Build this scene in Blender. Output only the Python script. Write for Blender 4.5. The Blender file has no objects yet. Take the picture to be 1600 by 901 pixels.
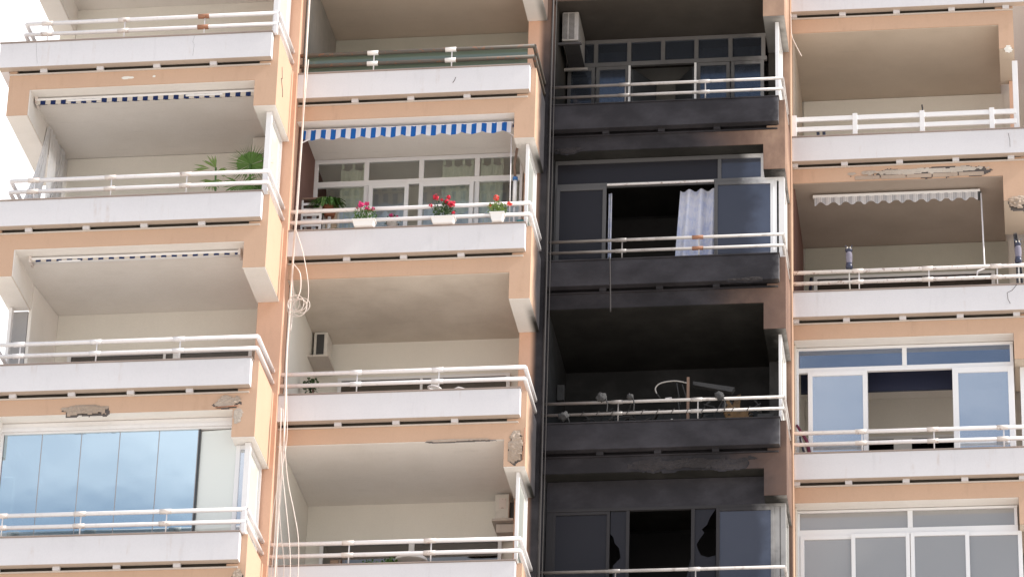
import bpy, bmesh, math, random
from mathutils import Vector, Matrix, noise
R=math.radians; PI=math.pi
rnd=random.Random(7)
scene=bpy.context.scene; col=scene.collection
# ---------------------------------------------------------------- camera
cd=bpy.data.cameras.new('camera'); cam=bpy.data.objects.new('camera',cd); col.objects.link(cam)
YAW,PIT,ROL=-1.46743343e-01,4.68508690e-01,3.11096352e-02
F=Vector((math.sin(YAW)*math.cos(PIT),math.cos(YAW)*math.cos(PIT),math.sin(PIT)))
ri=Vector((math.cos(YAW),-math.sin(YAW),0)); up=ri.cross(F)
c_,s_=math.cos(ROL),math.sin(ROL)
ri,up=c_*ri+s_*up,-s_*ri+c_*up
m=Matrix((ri,up,-F)).transposed().to_4x4(); m.translation=Vector((0,0,1.6))
cam.matrix_world=m; cd.lens=36*5970.01/1600; cd.sensor_width=36; cd.clip_start=.5; cd.clip_end=3000
scene.camera=cam
# ---------------------------------------------------------------- light
SUN_EL,SUN_AZ=R(42),R(-3)          # azimuth from +X, slightly behind the facade plane is positive
w=bpy.data.worlds.new('World'); scene.world=w; w.use_nodes=True; nt=w.node_tree; nt.nodes.clear()
N=nt.nodes.new; Lk=nt.links.new
out=N('ShaderNodeOutputWorld'); bg=N('ShaderNodeBackground'); bg.inputs['Strength'].default_value=.10
sky=N('ShaderNodeTexSky'); sky.sky_type='NISHITA'; sky.sun_disc=False; sky.sun_elevation=SUN_EL
sdir=Vector((math.cos(SUN_EL)*math.cos(SUN_AZ),math.cos(SUN_EL)*math.sin(SUN_AZ),math.sin(SUN_EL)))
sky.sun_rotation=math.atan2(sdir.x,sdir.y); sky.air_density=1.2; sky.dust_density=.6
tc=N('ShaderNodeTexCoord'); mp=N('ShaderNodeMapping'); mp.inputs['Scale'].default_value=(1,1,2.2)
no=N('ShaderNodeTexNoise'); no.inputs['Scale'].default_value=5.5; no.inputs['Detail'].default_value=5; no.inputs['Roughness'].default_value=.5
rmp=N('ShaderNodeMapRange'); rmp.inputs['From Min'].default_value=.44; rmp.inputs['From Max'].default_value=.70; rmp.inputs['To Min'].default_value=.06; rmp.inputs['To Max'].default_value=.8; mp.inputs['Location'].default_value=(1.35,0,.6)
Lk(tc.outputs['Generated'],mp.inputs['Vector']); Lk(mp.outputs[0],no.inputs['Vector']); Lk(no.outputs['Fac'],rmp.inputs['Value'])
sp=N('ShaderNodeSeparateXYZ'); Lk(tc.outputs['Generated'],sp.inputs[0])
r2=N('ShaderNodeMapRange'); r2.inputs['From Min'].default_value=-.1; r2.inputs['From Max'].default_value=.45; Lk(sp.outputs['Y'],r2.inputs['Value'])
r3=N('ShaderNodeMapRange'); r3.inputs['From Min'].default_value=.55; r3.inputs['From Max'].default_value=.85; r3.inputs['To Max'].default_value=.6; Lk(sp.outputs['Z'],r3.inputs['Value'])
mx=N('ShaderNodeMath'); mx.operation='MAXIMUM'; Lk(rmp.outputs[0],mx.inputs[0]); Lk(r2.outputs[0],mx.inputs[1])
mx2=N('ShaderNodeMath'); mx2.operation='MAXIMUM'; mx2.use_clamp=True; Lk(mx.outputs[0],mx2.inputs[0]); Lk(r3.outputs[0],mx2.inputs[1])
mix=N('ShaderNodeMix'); mix.data_type='RGBA'; Lk(mx2.outputs[0],mix.inputs['Factor']); Lk(sky.outputs[0],mix.inputs['A'])
CLOUD=13.2
mix.inputs['B'].default_value=(CLOUD,CLOUD*.975,CLOUD*.985,1)
Lk(mix.outputs['Result'],bg.inputs['Color']); Lk(bg.outputs[0],out.inputs['Surface'])
sl=bpy.data.lights.new('sun','SUN'); sl.energy=4.3; sl.angle=R(3); sl.color=(1,.95,.88)
so=bpy.data.objects.new('sun',sl); col.objects.link(so); so.rotation_euler=(-sdir).to_track_quat('-Z','Y').to_euler(); so.location=(20,20,60)
vs=scene.view_settings; vs.view_transform='Standard'; vs.look='None'; vs.exposure=0.50; vs.gamma=1; vs.use_curve_mapping=False

# ---------------------------------------------------------------- frame of reference
YF=[51.7475,53.1351,54.5170,55.9157]       # front plane of each bay, the bays step back to the right
XL=[-16.139,-11.501,-7.506,-3.611]         # left end of the parapet
XR=[-11.664,-7.674,-3.742,.46]             # right end of the parapet
XO=[-11.57,-7.59,-3.645,.30]               # outer face of the right side wall
XI=[-11.93,-7.925,-4.00,-.09]              # inner face of the right bracket
Z0=32.867; H=2.9
def ZK(k): return Z0-H*k

# ---------------------------------------------------------------- materials
def newmat(name):
    m=bpy.data.materials.new(name); m.use_nodes=True; m.node_tree.nodes.clear(); return m
class NB:
    def __init__(s,m): s.nt=m.node_tree
    def n(s,t,**k):
        o=s.nt.nodes.new(t)
        for a,b in k.items():
            if a in ('operation','data_type','blend_type','wave_type','noise_dimensions','feature','bands_direction'): setattr(o,a,b)
            elif a=='clamp': o.use_clamp=b
            else: o.inputs[a.replace('_',' ')].default_value=b
        return o
    def l(s,a,b): s.nt.links.new(a,b)
    def math(s,op,a,b=None,clamp=False):
        o=s.nt.nodes.new('ShaderNodeMath'); o.operation=op; o.use_clamp=clamp
        for i,x in enumerate((a,b)):
            if x is None: continue
            if hasattr(x,'is_linked'): s.l(x,o.inputs[i])
            else: o.inputs[i].default_value=x
        return o.outputs[0]
    def smooth(s,x,a,b):
        o=s.nt.nodes.new('ShaderNodeMapRange'); o.interpolation_type='SMOOTHSTEP'
        o.inputs['From Min'].default_value=a; o.inputs['From Max'].default_value=b; s.l(x,o.inputs['Value']); return o.outputs[0]
    def pos(s,scale=(1,1,1)):
        g=s.nt.nodes.new('ShaderNodeNewGeometry'); mp=s.nt.nodes.new('ShaderNodeMapping'); mp.inputs['Scale'].default_value=scale
        s.l(g.outputs['Position'],mp.inputs['Vector']); return mp.outputs[0]
    def noise(s,scale,detail=4,rough=.55,stretch=(1,1,1)):
        o=s.n('ShaderNodeTexNoise',Scale=scale,Detail=detail,Roughness=rough); s.l(s.pos(stretch),o.inputs['Vector']); return o.outputs['Fac']
    def mix(s,f,a,b):
        o=s.nt.nodes.new('ShaderNodeMix'); o.data_type='RGBA'
        for k,x in (('Factor',f),('A',a),('B',b)):
            if hasattr(x,'is_linked'): s.l(x,o.inputs[k])
            elif k=='Factor': o.inputs[k].default_value=x
            else: o.inputs[k].default_value=(*x,1)
        return o.outputs['Result']
# the fire's soot: a stain that sits on the third bay and its neighbours' edges
def soot_fac(nb,e0=-4.25,e1=-3.72,lean=.045,na=.9):
    g=nb.nt.nodes.new('ShaderNodeNewGeometry'); sx=nb.nt.nodes.new('ShaderNodeSeparateXYZ'); nb.l(g.outputs['Position'],sx.inputs[0])
    X,Y,Z=sx.outputs
    n1=nb.noise(1.6,4); n2=nb.noise(6,3)
    nn=nb.math('ADD',nb.math('MULTIPLY',nb.math('SUBTRACT',n1,.5),na),nb.math('MULTIPLY',nb.math('SUBTRACT',n2,.5),.25))
    # the stain leans: further right in the lower storeys
    xr=nb.math('ADD',nb.math('ADD',X,nn),nb.math('MULTIPLY',nb.math('SUBTRACT',Z,27),lean))
    fr=nb.math('SUBTRACT',1,nb.smooth(xr,e0,e1))
    fr=nb.math('MULTIPLY',fr,nb.math('SUBTRACT',1,nb.smooth(X,-3.645,-3.625)))
    fl=nb.smooth(X,-7.75,-7.62)
    fy=nb.smooth(nb.math('ADD',Y,nb.math('MULTIPLY',nn,.9)),53.35,54.15)
    f=nb.math('MULTIPLY',nb.math('MULTIPLY',fr,fl),fy)
    top=nb.math('SUBTRACT',1,nb.math('MULTIPLY',nb.smooth(nb.math('ADD',Z,nb.math('MULTIPLY',nn,1.2)),33.0,35.3),.42))
    return nb.math('MULTIPLY',f,top), (X,Y,Z)
SOOT=(.022,.020,.023)
def plaster(name,base,var,soot=1.0,rough=.85,bump=.15,grime=.12,streak='v',sootcol=SOOT,spec=.25,edge=(-3.9,-3.2,0,.3),veil=0.0,streaks=0.0):
    m=newmat(name); nb=NB(m)
    o=nb.n('ShaderNodeOutputMaterial'); p=nb.n('ShaderNodeBsdfPrincipled'); nb.l(p.outputs[0],o.inputs['Surface'])
    st=(1.5,1.5,.25) if streak=='v' else (.35,1.6,1) if streak=='h' else (1,1,1)
    c=nb.mix(nb.smooth(nb.noise(.9,6,.6),.3,.75),base,var)
    g=nb.smooth(nb.noise(4.5,6,.65,st),.55,.8)
    c=nb.mix(nb.math('MULTIPLY',g,grime),c,tuple(x*.45 for x in base))
    if streaks:
        st_=nb.math('MULTIPLY',nb.smooth(nb.noise(3.2,3,.5,(2.2,2.2,.22)),.60,.74),nb.smooth(nb.noise(7,4,.6),.35,.7))
        c=nb.mix(nb.math('MULTIPLY',st_,streaks),c,(.42,.27,.17))
    fine=nb.smooth(nb.noise(38,3,.6),.35,.8)
    c=nb.mix(nb.math('MULTIPLY',fine,.10),c,tuple(x*.6 for x in base))
    if soot>0:
        f,_=soot_fac(nb,*edge)
        n=nb.noise(1.3,6,.65,(1,1,1.6))
        if veil:
            v_,_=soot_fac(nb,-3.5,-3.3,0,.5); c=nb.mix(nb.math('MULTIPLY',nb.math('MULTIPLY',v_,veil),nb.smooth(nb.noise(1.1,5,.6,(1,1,.5)),.15,.6)),c,(.16,.095,.075))
        sc=nb.mix(nb.smooth(n,.35,.75),sootcol,tuple(x*1.9+.004 for x in sootcol))
        c=nb.mix(nb.math('MULTIPLY',f,soot,True),c,sc)
    nb.l(c,p.inputs['Base Color']); p.inputs['Roughness'].default_value=rough; p.inputs['Specular IOR Level'].default_value=spec
    if bump:
        b=nb.n('ShaderNodeBump',Strength=bump,Distance=.02)
        h=nb.math('ADD',nb.noise(60,4,.6),nb.math('MULTIPLY',nb.noise(5,3),1.5)); nb.l(h,b.inputs['Height']); nb.l(b.outputs[0],p.inputs['Normal'])
    return m
M={}
M['peach']=plaster('peach_plaster',(.60,.40,.282),(.565,.375,.265),grime=.2,edge=(-4.75,-3.1,.12,.6),veil=.9,streaks=.22)
M['peach_deep']=plaster('deep_peach_plaster',(.66,.40,.28),(.70,.44,.32),grime=.2,edge=(-4.9,-3.35,.13,.6),veil=.4)
M['white']=plaster('white_parapet_paint',(.70,.68,.70),(.672,.652,.672),grime=.15,bump=.08,soot=.99,sootcol=(.023,.0215,.0255),spec=.15,streaks=.30)
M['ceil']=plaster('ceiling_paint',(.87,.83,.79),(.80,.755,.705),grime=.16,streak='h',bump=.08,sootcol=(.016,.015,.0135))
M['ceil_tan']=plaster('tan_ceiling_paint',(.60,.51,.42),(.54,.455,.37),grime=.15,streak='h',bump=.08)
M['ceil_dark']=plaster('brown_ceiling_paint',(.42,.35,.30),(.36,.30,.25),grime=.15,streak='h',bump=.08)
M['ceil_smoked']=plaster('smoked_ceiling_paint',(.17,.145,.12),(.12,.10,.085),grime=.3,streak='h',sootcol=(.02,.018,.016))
M['ceil_stain']=plaster('stained_ceiling_paint',(.70,.63,.55),(.56,.49,.42),grime=.25,streak='h',bump=.08)
M['wall']=plaster('cream_wall_paint',(.82,.785,.72),(.78,.745,.68),grime=.06,bump=.05,sootcol=(.02,.020,.021))
M['wall_green']=plaster('drab_wall_paint',(.47,.45,.385),(.41,.395,.34),grime=.1,bump=.05)
M['brown']=plaster('brown_wall_paint',(.16,.085,.07),(.20,.11,.09),grime=.2,bump=.05)
M['cement']=plaster('bare_cement',(.33,.30,.265),(.22,.21,.19),grime=.5,bump=.5)
M['spall']=plaster('broken_concrete',(.40,.305,.235),(.58,.48,.40),grime=.6,bump=1.0,soot=.97)
M['brick']=plaster('exposed_block',(.50,.39,.31),(.40,.31,.25),grime=.5,bump=.8)
M['render_white']=plaster('loose_render',(.62,.55,.48),(.40,.32,.26),grime=.5,bump=.8)
M['crack']=plaster('crack_shadow',(.10,.085,.08),(.14,.12,.11),bump=0)  # dark of the cracks, and painted shade round spalled patches
M['coping']=plaster('coping_tile',(.36,.29,.255),(.27,.22,.20),grime=.4,bump=.2)
M['ledge']=plaster('ledge_stone',(.62,.56,.50),(.55,.48,.43),grime=.3,bump=.2)
M['floor_tile']=plaster('floor_tile',(.68,.63,.58),(.62,.57,.53),grime=.15)
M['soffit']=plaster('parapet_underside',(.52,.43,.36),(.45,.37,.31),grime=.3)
M['slot']=plaster('dingy_slot_shade',(.16,.135,.11),(.10,.085,.07),grime=.5)  # dingy dark colour that puts shade into the drainage slot
M['concrete_ground']=plaster('pale_paving',(.55,.515,.47),(.51,.48,.435),soot=0,grime=.2,bump=.1)
def paint(name,base,rough=.35,rust=0.0,soot=.9,metal=0.0,spec=.5,sootcol=(.03,.028,.03),dirt=.08):
    m=newmat(name); nb=NB(m)
    o=nb.n('ShaderNodeOutputMaterial'); p=nb.n('ShaderNodeBsdfPrincipled'); nb.l(p.outputs[0],o.inputs['Surface'])
    c=nb.mix(nb.math('MULTIPLY',nb.smooth(nb.noise(9,5,.65),.5,.75),dirt),base,tuple(x*.4 for x in base))
    if rust>0: c=nb.mix(nb.math('MULTIPLY',nb.smooth(nb.noise(14,4,.7),.56,.64),rust,True),c,(.22,.085,.04))
    if soot>0:
        f,_=soot_fac(nb); c=nb.mix(nb.math('MULTIPLY',f,soot,True),c,sootcol)
    nb.l(c,p.inputs['Base Color']); p.inputs['Roughness'].default_value=rough; p.inputs['Metallic'].default_value=metal; p.inputs['Specular IOR Level'].default_value=spec
    if soot>0: nb.l(nb.math('MULTIPLY',nb.math('SUBTRACT',1,nb.math('MULTIPLY',f,.9)),spec),p.inputs['Specular IOR Level'])
    return m
M['rail']=paint('railing_paint',(.80,.77,.775),rust=.10,soot=0)
M['rail_bare']=paint('rusted_railing',(.10,.085,.07),rust=.8,soot=0,rough=.6)
M['rail_peel']=paint('peeling_railing',(.72,.67,.65),rust=.6,soot=0,rough=.5,dirt=.4)
M['sleeve']=paint('rail_sleeve',(.72,.65,.61),rust=.5,soot=0)
M['sleeve_rust']=paint('rusty_sleeve',(.36,.17,.10),rust=.9,soot=0,rough=.7)
M['frame']=paint('window_frame_white',(.80,.79,.80),soot=.90,dirt=.05)
M['frame_soft']=paint('window_frame_smoked',(.36,.345,.335),soot=.97,dirt=.2,sootcol=(.035,.033,.036))
M['clean_white']=paint('clean_white_metal',(.80,.78,.78),soot=.25,dirt=.1)
M['plastic_white']=paint('white_plastic',(.84,.81,.79),soot=0,dirt=.04)
M['ac']=paint('air_conditioner_casing',(.68,.65,.60),soot=0,dirt=.25)
M['ac_sooty']=paint('smoked_air_conditioner_casing',(.40,.37,.345),soot=0,dirt=.5)
M['dark']=paint('dark_grille',(.05,.052,.055),soot=0)
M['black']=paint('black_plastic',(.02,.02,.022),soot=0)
M['leaf']=paint('leaf_green',(.075,.16,.035),soot=0,rough=.5,dirt=.3)
M['leaf_palm']=paint('palm_green',(.10,.20,.035),soot=0,rough=.5,dirt=.2)
M['leaf_dark']=paint('dark_leaf',(.04,.085,.025),soot=0,rough=.5,dirt=.3)
M['leaf_light']=paint('light_leaf',(.17,.25,.06),soot=0,rough=.5,dirt=.3)
M['pink']=paint('magenta_petal',(.62,.03,.17),soot=0,rough=.6,dirt=.3)
M['red']=paint('red_petal',(.62,.015,.05),soot=0,rough=.6,dirt=.3)
M['coral']=paint('coral_petal',(.78,.09,.07),soot=0,rough=.6,dirt=.3)
M['terracotta']=paint('terracotta',(.34,.13,.07),soot=0,rough=.8)
M['wood']=paint('scorched_wood',(.20,.125,.09),soot=0,rough=.8,dirt=.5)
M['cable']=paint('white_cable',(.74,.64,.58),soot=0,dirt=.3)
M['pipe']=paint('grey_pipe',(.11,.10,.097),soot=.6,dirt=.4)
M['pale_cloth_grey']=paint('figure_grey',(.20,.185,.235),soot=0,rough=.9,dirt=.4)
M['navy']=paint('navy_plastic',(.03,.035,.07),soot=0)
M['burnt']=paint('burnt_remains',(.045,.042,.042),soot=0,rough=.9,dirt=.5)
M['burnt_grey']=paint('ashy_remains',(.05,.049,.05),soot=0,rough=.9,dirt=.6)
M['amber']=paint('scorched_yellow_sheet',(.15,.085,.035),soot=0,rough=.8,dirt=.9)
M['blue']=paint('blue_plastic',(.03,.13,.35),soot=0)
M['teal']=paint('teal_plastic',(.05,.27,.30),soot=0)
M['burgundy']=paint('burgundy_cloth',(.16,.03,.07),soot=0,rough=.8)
def cloth(name,base,base2=None,transl=.4,soot=0):
    m=newmat(name); nb=NB(m)
    o=nb.n('ShaderNodeOutputMaterial'); d=nb.n('ShaderNodeBsdfDiffuse'); t=nb.n('ShaderNodeBsdfTranslucent'); x=nb.n('ShaderNodeMixShader',Fac=transl)
    c=nb.mix(nb.smooth(nb.noise(7,4),.4,.7),base,base2 or tuple(v*.8 for v in base))
    nb.l(c,d.inputs['Color']); nb.l(c,t.inputs['Color']); nb.l(d.outputs[0],x.inputs[1]); nb.l(t.outputs[0],x.inputs[2]); nb.l(x.outputs[0],o.inputs['Surface'])
    return m
M['curtain']=cloth('sheer_curtain',(.88,.87,.87),(.82,.82,.83),.5)
M['curtain_green']=cloth('pale_tab_curtain',(.78,.82,.70),(.70,.74,.63))
M['curtain_smoke']=cloth('smoked_curtain',(.62,.64,.66),(.50,.52,.54))
M['curtain_blue']=cloth('pale_blue_curtain',(.80,.81,.92),(.60,.65,.86),.25)
M['lace']=cloth('lace_curtain',(.82,.86,.92))
def stripes(name,a,b,period,duty=.5,phase=0.0,thin=False):
    m=newmat(name); nb=NB(m)
    o=nb.n('ShaderNodeOutputMaterial'); d=nb.n('ShaderNodeBsdfDiffuse'); t=nb.n('ShaderNodeBsdfTranslucent'); x=nb.n('ShaderNodeMixShader',Fac=.2)
    g=nb.nt.nodes.new('ShaderNodeNewGeometry'); s=nb.nt.nodes.new('ShaderNodeSeparateXYZ'); nb.l(g.outputs['Position'],s.inputs[0])
    f=nb.math('FRACT',nb.math('DIVIDE',nb.math('ADD',s.outputs[0],100+phase),period))
    k=nb.math('LESS_THAN',f,duty)
    if thin:
        f2=nb.math('FRACT',nb.math('DIVIDE',nb.math('ADD',s.outputs[0],100),period/4)); k=nb.math('ADD',nb.math('MULTIPLY',k,.55),nb.math('MULTIPLY',nb.math('LESS_THAN',f2,.4),.35))
    c=nb.mix(k,b,a)
    nb.l(c,d.inputs['Color']); nb.l(c,t.inputs['Color']); nb.l(d.outputs[0],x.inputs[1]); nb.l(t.outputs[0],x.inputs[2]); nb.l(x.outputs[0],o.inputs['Surface'])
    return m
M['stripe']=stripes('blue_white_stripe',(.025,.13,.44),(.74,.74,.80),.1655,.5)
M['stripe_navy']=stripes('navy_cream_stripe',(.025,.04,.12),(.66,.60,.53),.169,.5)
M['stripe_grey']=stripes('grey_white_stripe',(.40,.40,.43),(.70,.68,.69),.145,.45,thin=True)
def _g(): pass
def glass(name,tint,refl,gl=(1,1,1),rough=.02,wave=.02,film=None,filmf=0.0,sootf=0.0):
    m=newmat(name); nb=NB(m)
    o=nb.n('ShaderNodeOutputMaterial'); t=nb.n('ShaderNodeBsdfTransparent'); t.inputs[0].default_value=(*tint,1)
    g=nb.n('ShaderNodeBsdfGlossy',Roughness=rough); g.inputs['Color'].default_value=(*gl,1)
    x=nb.n('ShaderNodeMixShader'); fr=nb.n('ShaderNodeFresnel',IOR=1.5)
    f=nb.math('ADD',nb.math('MULTIPLY',fr.outputs[0],1.0),refl,True); nb.l(f,x.inputs['Fac'])
    base=t
    if filmf>0:
        d=nb.n('ShaderNodeBsdfDiffuse'); d.inputs[0].default_value=(*film,1); y=nb.n('ShaderNodeMixShader',Fac=filmf)
        nb.l(t.outputs[0],y.inputs[1]); nb.l(d.outputs[0],y.inputs[2]); base=y
    nb.l(base.outputs[0],x.inputs[1]); nb.l(g.outputs[0],x.inputs[2]); last=x
    if wave>0:
        b=nb.n('ShaderNodeBump',Strength=wave,Distance=.05); nb.l(nb.noise(1.1,2),b.inputs['Height']); nb.l(b.outputs[0],g.inputs['Normal'])
    if sootf>0:
        sf,_=soot_fac(nb); d2=nb.n('ShaderNodeBsdfPrincipled',Roughness=.45); d2.inputs['Specular IOR Level'].default_value=.12
        d2.inputs['Base Color'].default_value=(.020,.019,.023,1)
        z=nb.n('ShaderNodeMixShader'); nb.l(nb.math('MULTIPLY',sf,sootf,True),z.inputs['Fac']); nb.l(x.outputs[0],z.inputs[1]); nb.l(d2.outputs[0],z.inputs[2]); last=z
    nb.l(last.outputs[0],o.inputs['Surface'])
    return m
M['glass_blue']=glass('mirror_tint_glass',(.55,.62,.60),.60,(.74,.90,1))
M['glass_pale']=glass('pale_glass',(.80,.84,.80),.10,film=(.80,.83,.78),filmf=.85)
M['glass_clear']=glass('window_glass',(.96,.97,.955),.03)
M['glass_mid']=glass('blue_reflecting_glass',(.55,.58,.60),.42,(.86,.92,1.0),film=(.50,.54,.58),filmf=.6)
M['glass_dim']=glass('dim_blue_glass',(.4,.42,.46),.20,(.75,.85,1.0),film=(.10,.13,.2),filmf=.6)
M['glass_grey']=glass('grey_reflecting_glass',(.5,.5,.52),.11,(.90,.90,.93),film=(.47,.455,.435),filmf=.62)
M['glass_door']=glass('dark_door_glass',(.10,.10,.11),.10)
M['glass_green']=glass('green_screen_glass',(.30,.36,.30),.06,film=(.16,.20,.155),filmf=.85)
M['glass_soot']=glass('sooted_glass',(.22,.23,.27),.07,(.75,.82,1.0),rough=.12,film=(.09,.10,.13),filmf=.6,sootf=.96)
M['glass_smoked']=glass('smoked_glass',(.35,.37,.42),.07,(.75,.82,1.0),rough=.1,film=(.13,.14,.18),filmf=.6,sootf=.6)
M['glass_haze']=glass('hazy_smoked_glass',(.45,.47,.52),.05,(.75,.85,1.0),rough=.1,film=(.12,.14,.18),filmf=.2,sootf=.12)
M['panel_grey2']=paint('faded_grey_sheet',(.13,.13,.145),soot=0,rough=.8)
M['panel_grey']=plaster('grey_side_panel',(.42,.41,.41),(.36,.35,.36),soot=0,bump=.02)

# ---------------------------------------------------------------- mesh building
WB={}
class MB:
    def __init__(s): s.v=[]; s.f=[]; s.smooth=set()
    def box(s,x0,x1,y0,y1,z0,z1):
        b=len(s.v); s.v+=[(x,y,z) for x in (x0,x1) for y in (y0,y1) for z in (z0,z1)]
        s.f+=[tuple(b+i for i in q) for q in ((0,1,3,2),(4,6,7,5),(0,4,5,1),(2,3,7,6),(0,2,6,4),(1,5,7,3))]; return s
    def hexa(s,p):   # 8 points in box order
        b=len(s.v); s.v+=[tuple(q) for q in p]
        s.f+=[tuple(b+i for i in q) for q in ((0,1,3,2),(4,6,7,5),(0,4,5,1),(2,3,7,6),(0,2,6,4),(1,5,7,3))]; return s
    def tube(s,pts,r,n=8,cap=True,r2=None):
        pts=[Vector(p) for p in pts]; rings=[]
        for i,p in enumerate(pts):
            d=(pts[min(i+1,len(pts)-1)]-pts[max(i-1,0)]).normalized()
            a=d.orthogonal().normalized() if i==0 else (a-d*a.dot(d)).normalized()
            b=d.cross(a); rr=r if r2 is None else r+(r2-r)*i/(len(pts)-1)
            base=len(s.v); s.v+=[tuple(p+(a*math.cos(t)+b*math.sin(t))*rr) for t in [2*PI*j/n for j in range(n)]]; rings.append(base)
        for u,v in zip(rings,rings[1:]):
            for j in range(n): s.smooth.add(len(s.f)); s.f.append((u+j,u+(j+1)%n,v+(j+1)%n,v+j))
        if cap: s.f.append(tuple(rings[0]+j for j in reversed(range(n)))); s.f.append(tuple(rings[-1]+j for j in range(n)))
        return s
    def lathe(s,c,prof,n=20):
        c=Vector(c); rings=[]
        for r,z in prof:
            b=len(s.v); s.v+=[(c.x+r*math.cos(2*PI*j/n),c.y+r*math.sin(2*PI*j/n),c.z+z) for j in range(n)]; rings.append(b)
        for u,v in zip(rings,rings[1:]):
            for j in range(n): s.smooth.add(len(s.f)); s.f.append((u+j,u+(j+1)%n,v+(j+1)%n,v+j))
        s.f.append(tuple(rings[0]+j for j in reversed(range(n)))); s.f.append(tuple(rings[-1]+j for j in range(n))); return s
    def blob(s,c,r,sq=(1,1,1),n=2,jit=.15):
        bm=bmesh.new(); bmesh.ops.create_icosphere(bm,subdivisions=n,radius=1)
        b=len(s.v)
        for v in bm.verts:
            k=1+jit*noise.noise(v.co*2.3+Vector(c)*7)*2; s.v.append((c[0]+v.co.x*r*sq[0]*k,c[1]+v.co.y*r*sq[1]*k,c[2]+v.co.z*r*sq[2]*k))
        bm.verts.index_update()
        for f in bm.faces: s.smooth.add(len(s.f)); s.f.append(tuple(b+v.index for v in f.verts))
        bm.free(); return s
    def quad(s,*p): b=len(s.v); s.v+=[tuple(q) for q in p]; s.f.append(tuple(range(b,b+len(p)))); return s
    def grid(s,fn,nu,nv,smooth=True):
        b=len(s.v)
        for i in range(nu+1):
            for j in range(nv+1): s.v.append(tuple(fn(i/nu,j/nv)))
        for i in range(nu):
            for j in range(nv):
                if smooth: s.smooth.add(len(s.f))
                q=b+i*(nv+1)+j; s.f.append((q,q+nv+1,q+nv+2,q+1))
        return s
    def build(s,name,mat,parent=None,bevel=0.0,solid=0.0,label=None):
        xs,ys,zs=zip(*s.v); base=Vector(((min(xs)+max(xs))/2,(min(ys)+max(ys))/2,min(zs)))
        me=bpy.data.meshes.new(name); me.from_pydata([(a-base.x,b-base.y,c-base.z) for a,b,c in s.v],[],s.f)
        for i in s.smooth: me.polygons[i].use_smooth=True
        me.validate(); me.update()
        bm=bmesh.new(); bm.from_mesh(me); bmesh.ops.recalc_face_normals(bm,faces=bm.faces); bm.to_mesh(me); bm.free()
        if mat: me.materials.append(M[mat])
        o=bpy.data.objects.new(name,me); col.objects.link(o); WB[o.name]=base
        if parent: o.parent=parent; o.location=base-WB[parent.name]
        else: o.location=base
        if bevel: md=o.modifiers.new('bevel','BEVEL'); md.width=bevel; md.segments=2; md.limit_method='ANGLE'
        if solid: md=o.modifiers.new('solid','SOLIDIFY'); md.thickness=solid
        if label: o['label']=label
        return o
def thing(name,label,cat,loc,group=None):
    o=bpy.data.objects.new(name,None); col.objects.link(o); o.location=loc; o.empty_display_size=.2; WB[o.name]=Vector(loc)
    o['label']=label; o['category']=cat
    if group: o['group']=group
    return o
def tag(o,label,cat,group=None,kind=None):
    if label: o['label']=label
    if cat: o['category']=cat
    if group: o['group']=group
    if kind: o['kind']=kind
    return o

# ---------------------------------------------------------------- ground
g=MB().box(-1500,1500,-1500,1500,-.5,0).build('ground','concrete_ground'); g['kind']='structure'

# ---------------------------------------------------------------- the building
B=thing('apartment_building','tall peach and white apartment block with stepped balconies and one fire blackened column','building',(-8,56,0))
ZT=ZK(-2)+1.5
# back walls of the bays
for c in range(4):
    x0=-15.62 if c==0 else XL[c]+.004; x1=XO[c]+(.0 if c<3 else .6)
    MB().box(x0,x1-.002,YF[c]+2.5,YF[c]+2.75,0,ZT).build('back_wall','wall' if c!=1 else 'wall',B)
MB().box(-15.9,.9,58.8,70,0,ZT).build('rear_block','peach',B)
MB().box(-15.9,-15.63,YF[0]+2.5,58.8,0,ZT).build('end_wall','wall',B)
MB().box(-16.2,1.2,55.5+3.2,70.3,ZT,ZT+.5).build('roof','ledge',B)
# piers between bays: full height, stepping with the bays
for c in range(3):
    mb=MB()
    mb.box(XI[c]+.012,XL[c+1],YF[c]+1.352,YF[c+1]+.149,0,ZT)
    mb.box(XI[c]+.012,XL[c+1],YF[c+1]+.149,YF[c+1]+2.75,0,ZT)
    MB().box(XI[c]+.012,XL[c+1],YF[c]+1.352,YF[c+1]+2.75,0,ZT).build('pier','peach_deep' if c<2 else 'peach',B,bevel=.01)
MB().box(.36,.95,YF[3]+1.2,58.9,0,ZT).build('pier','peach',B)

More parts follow.
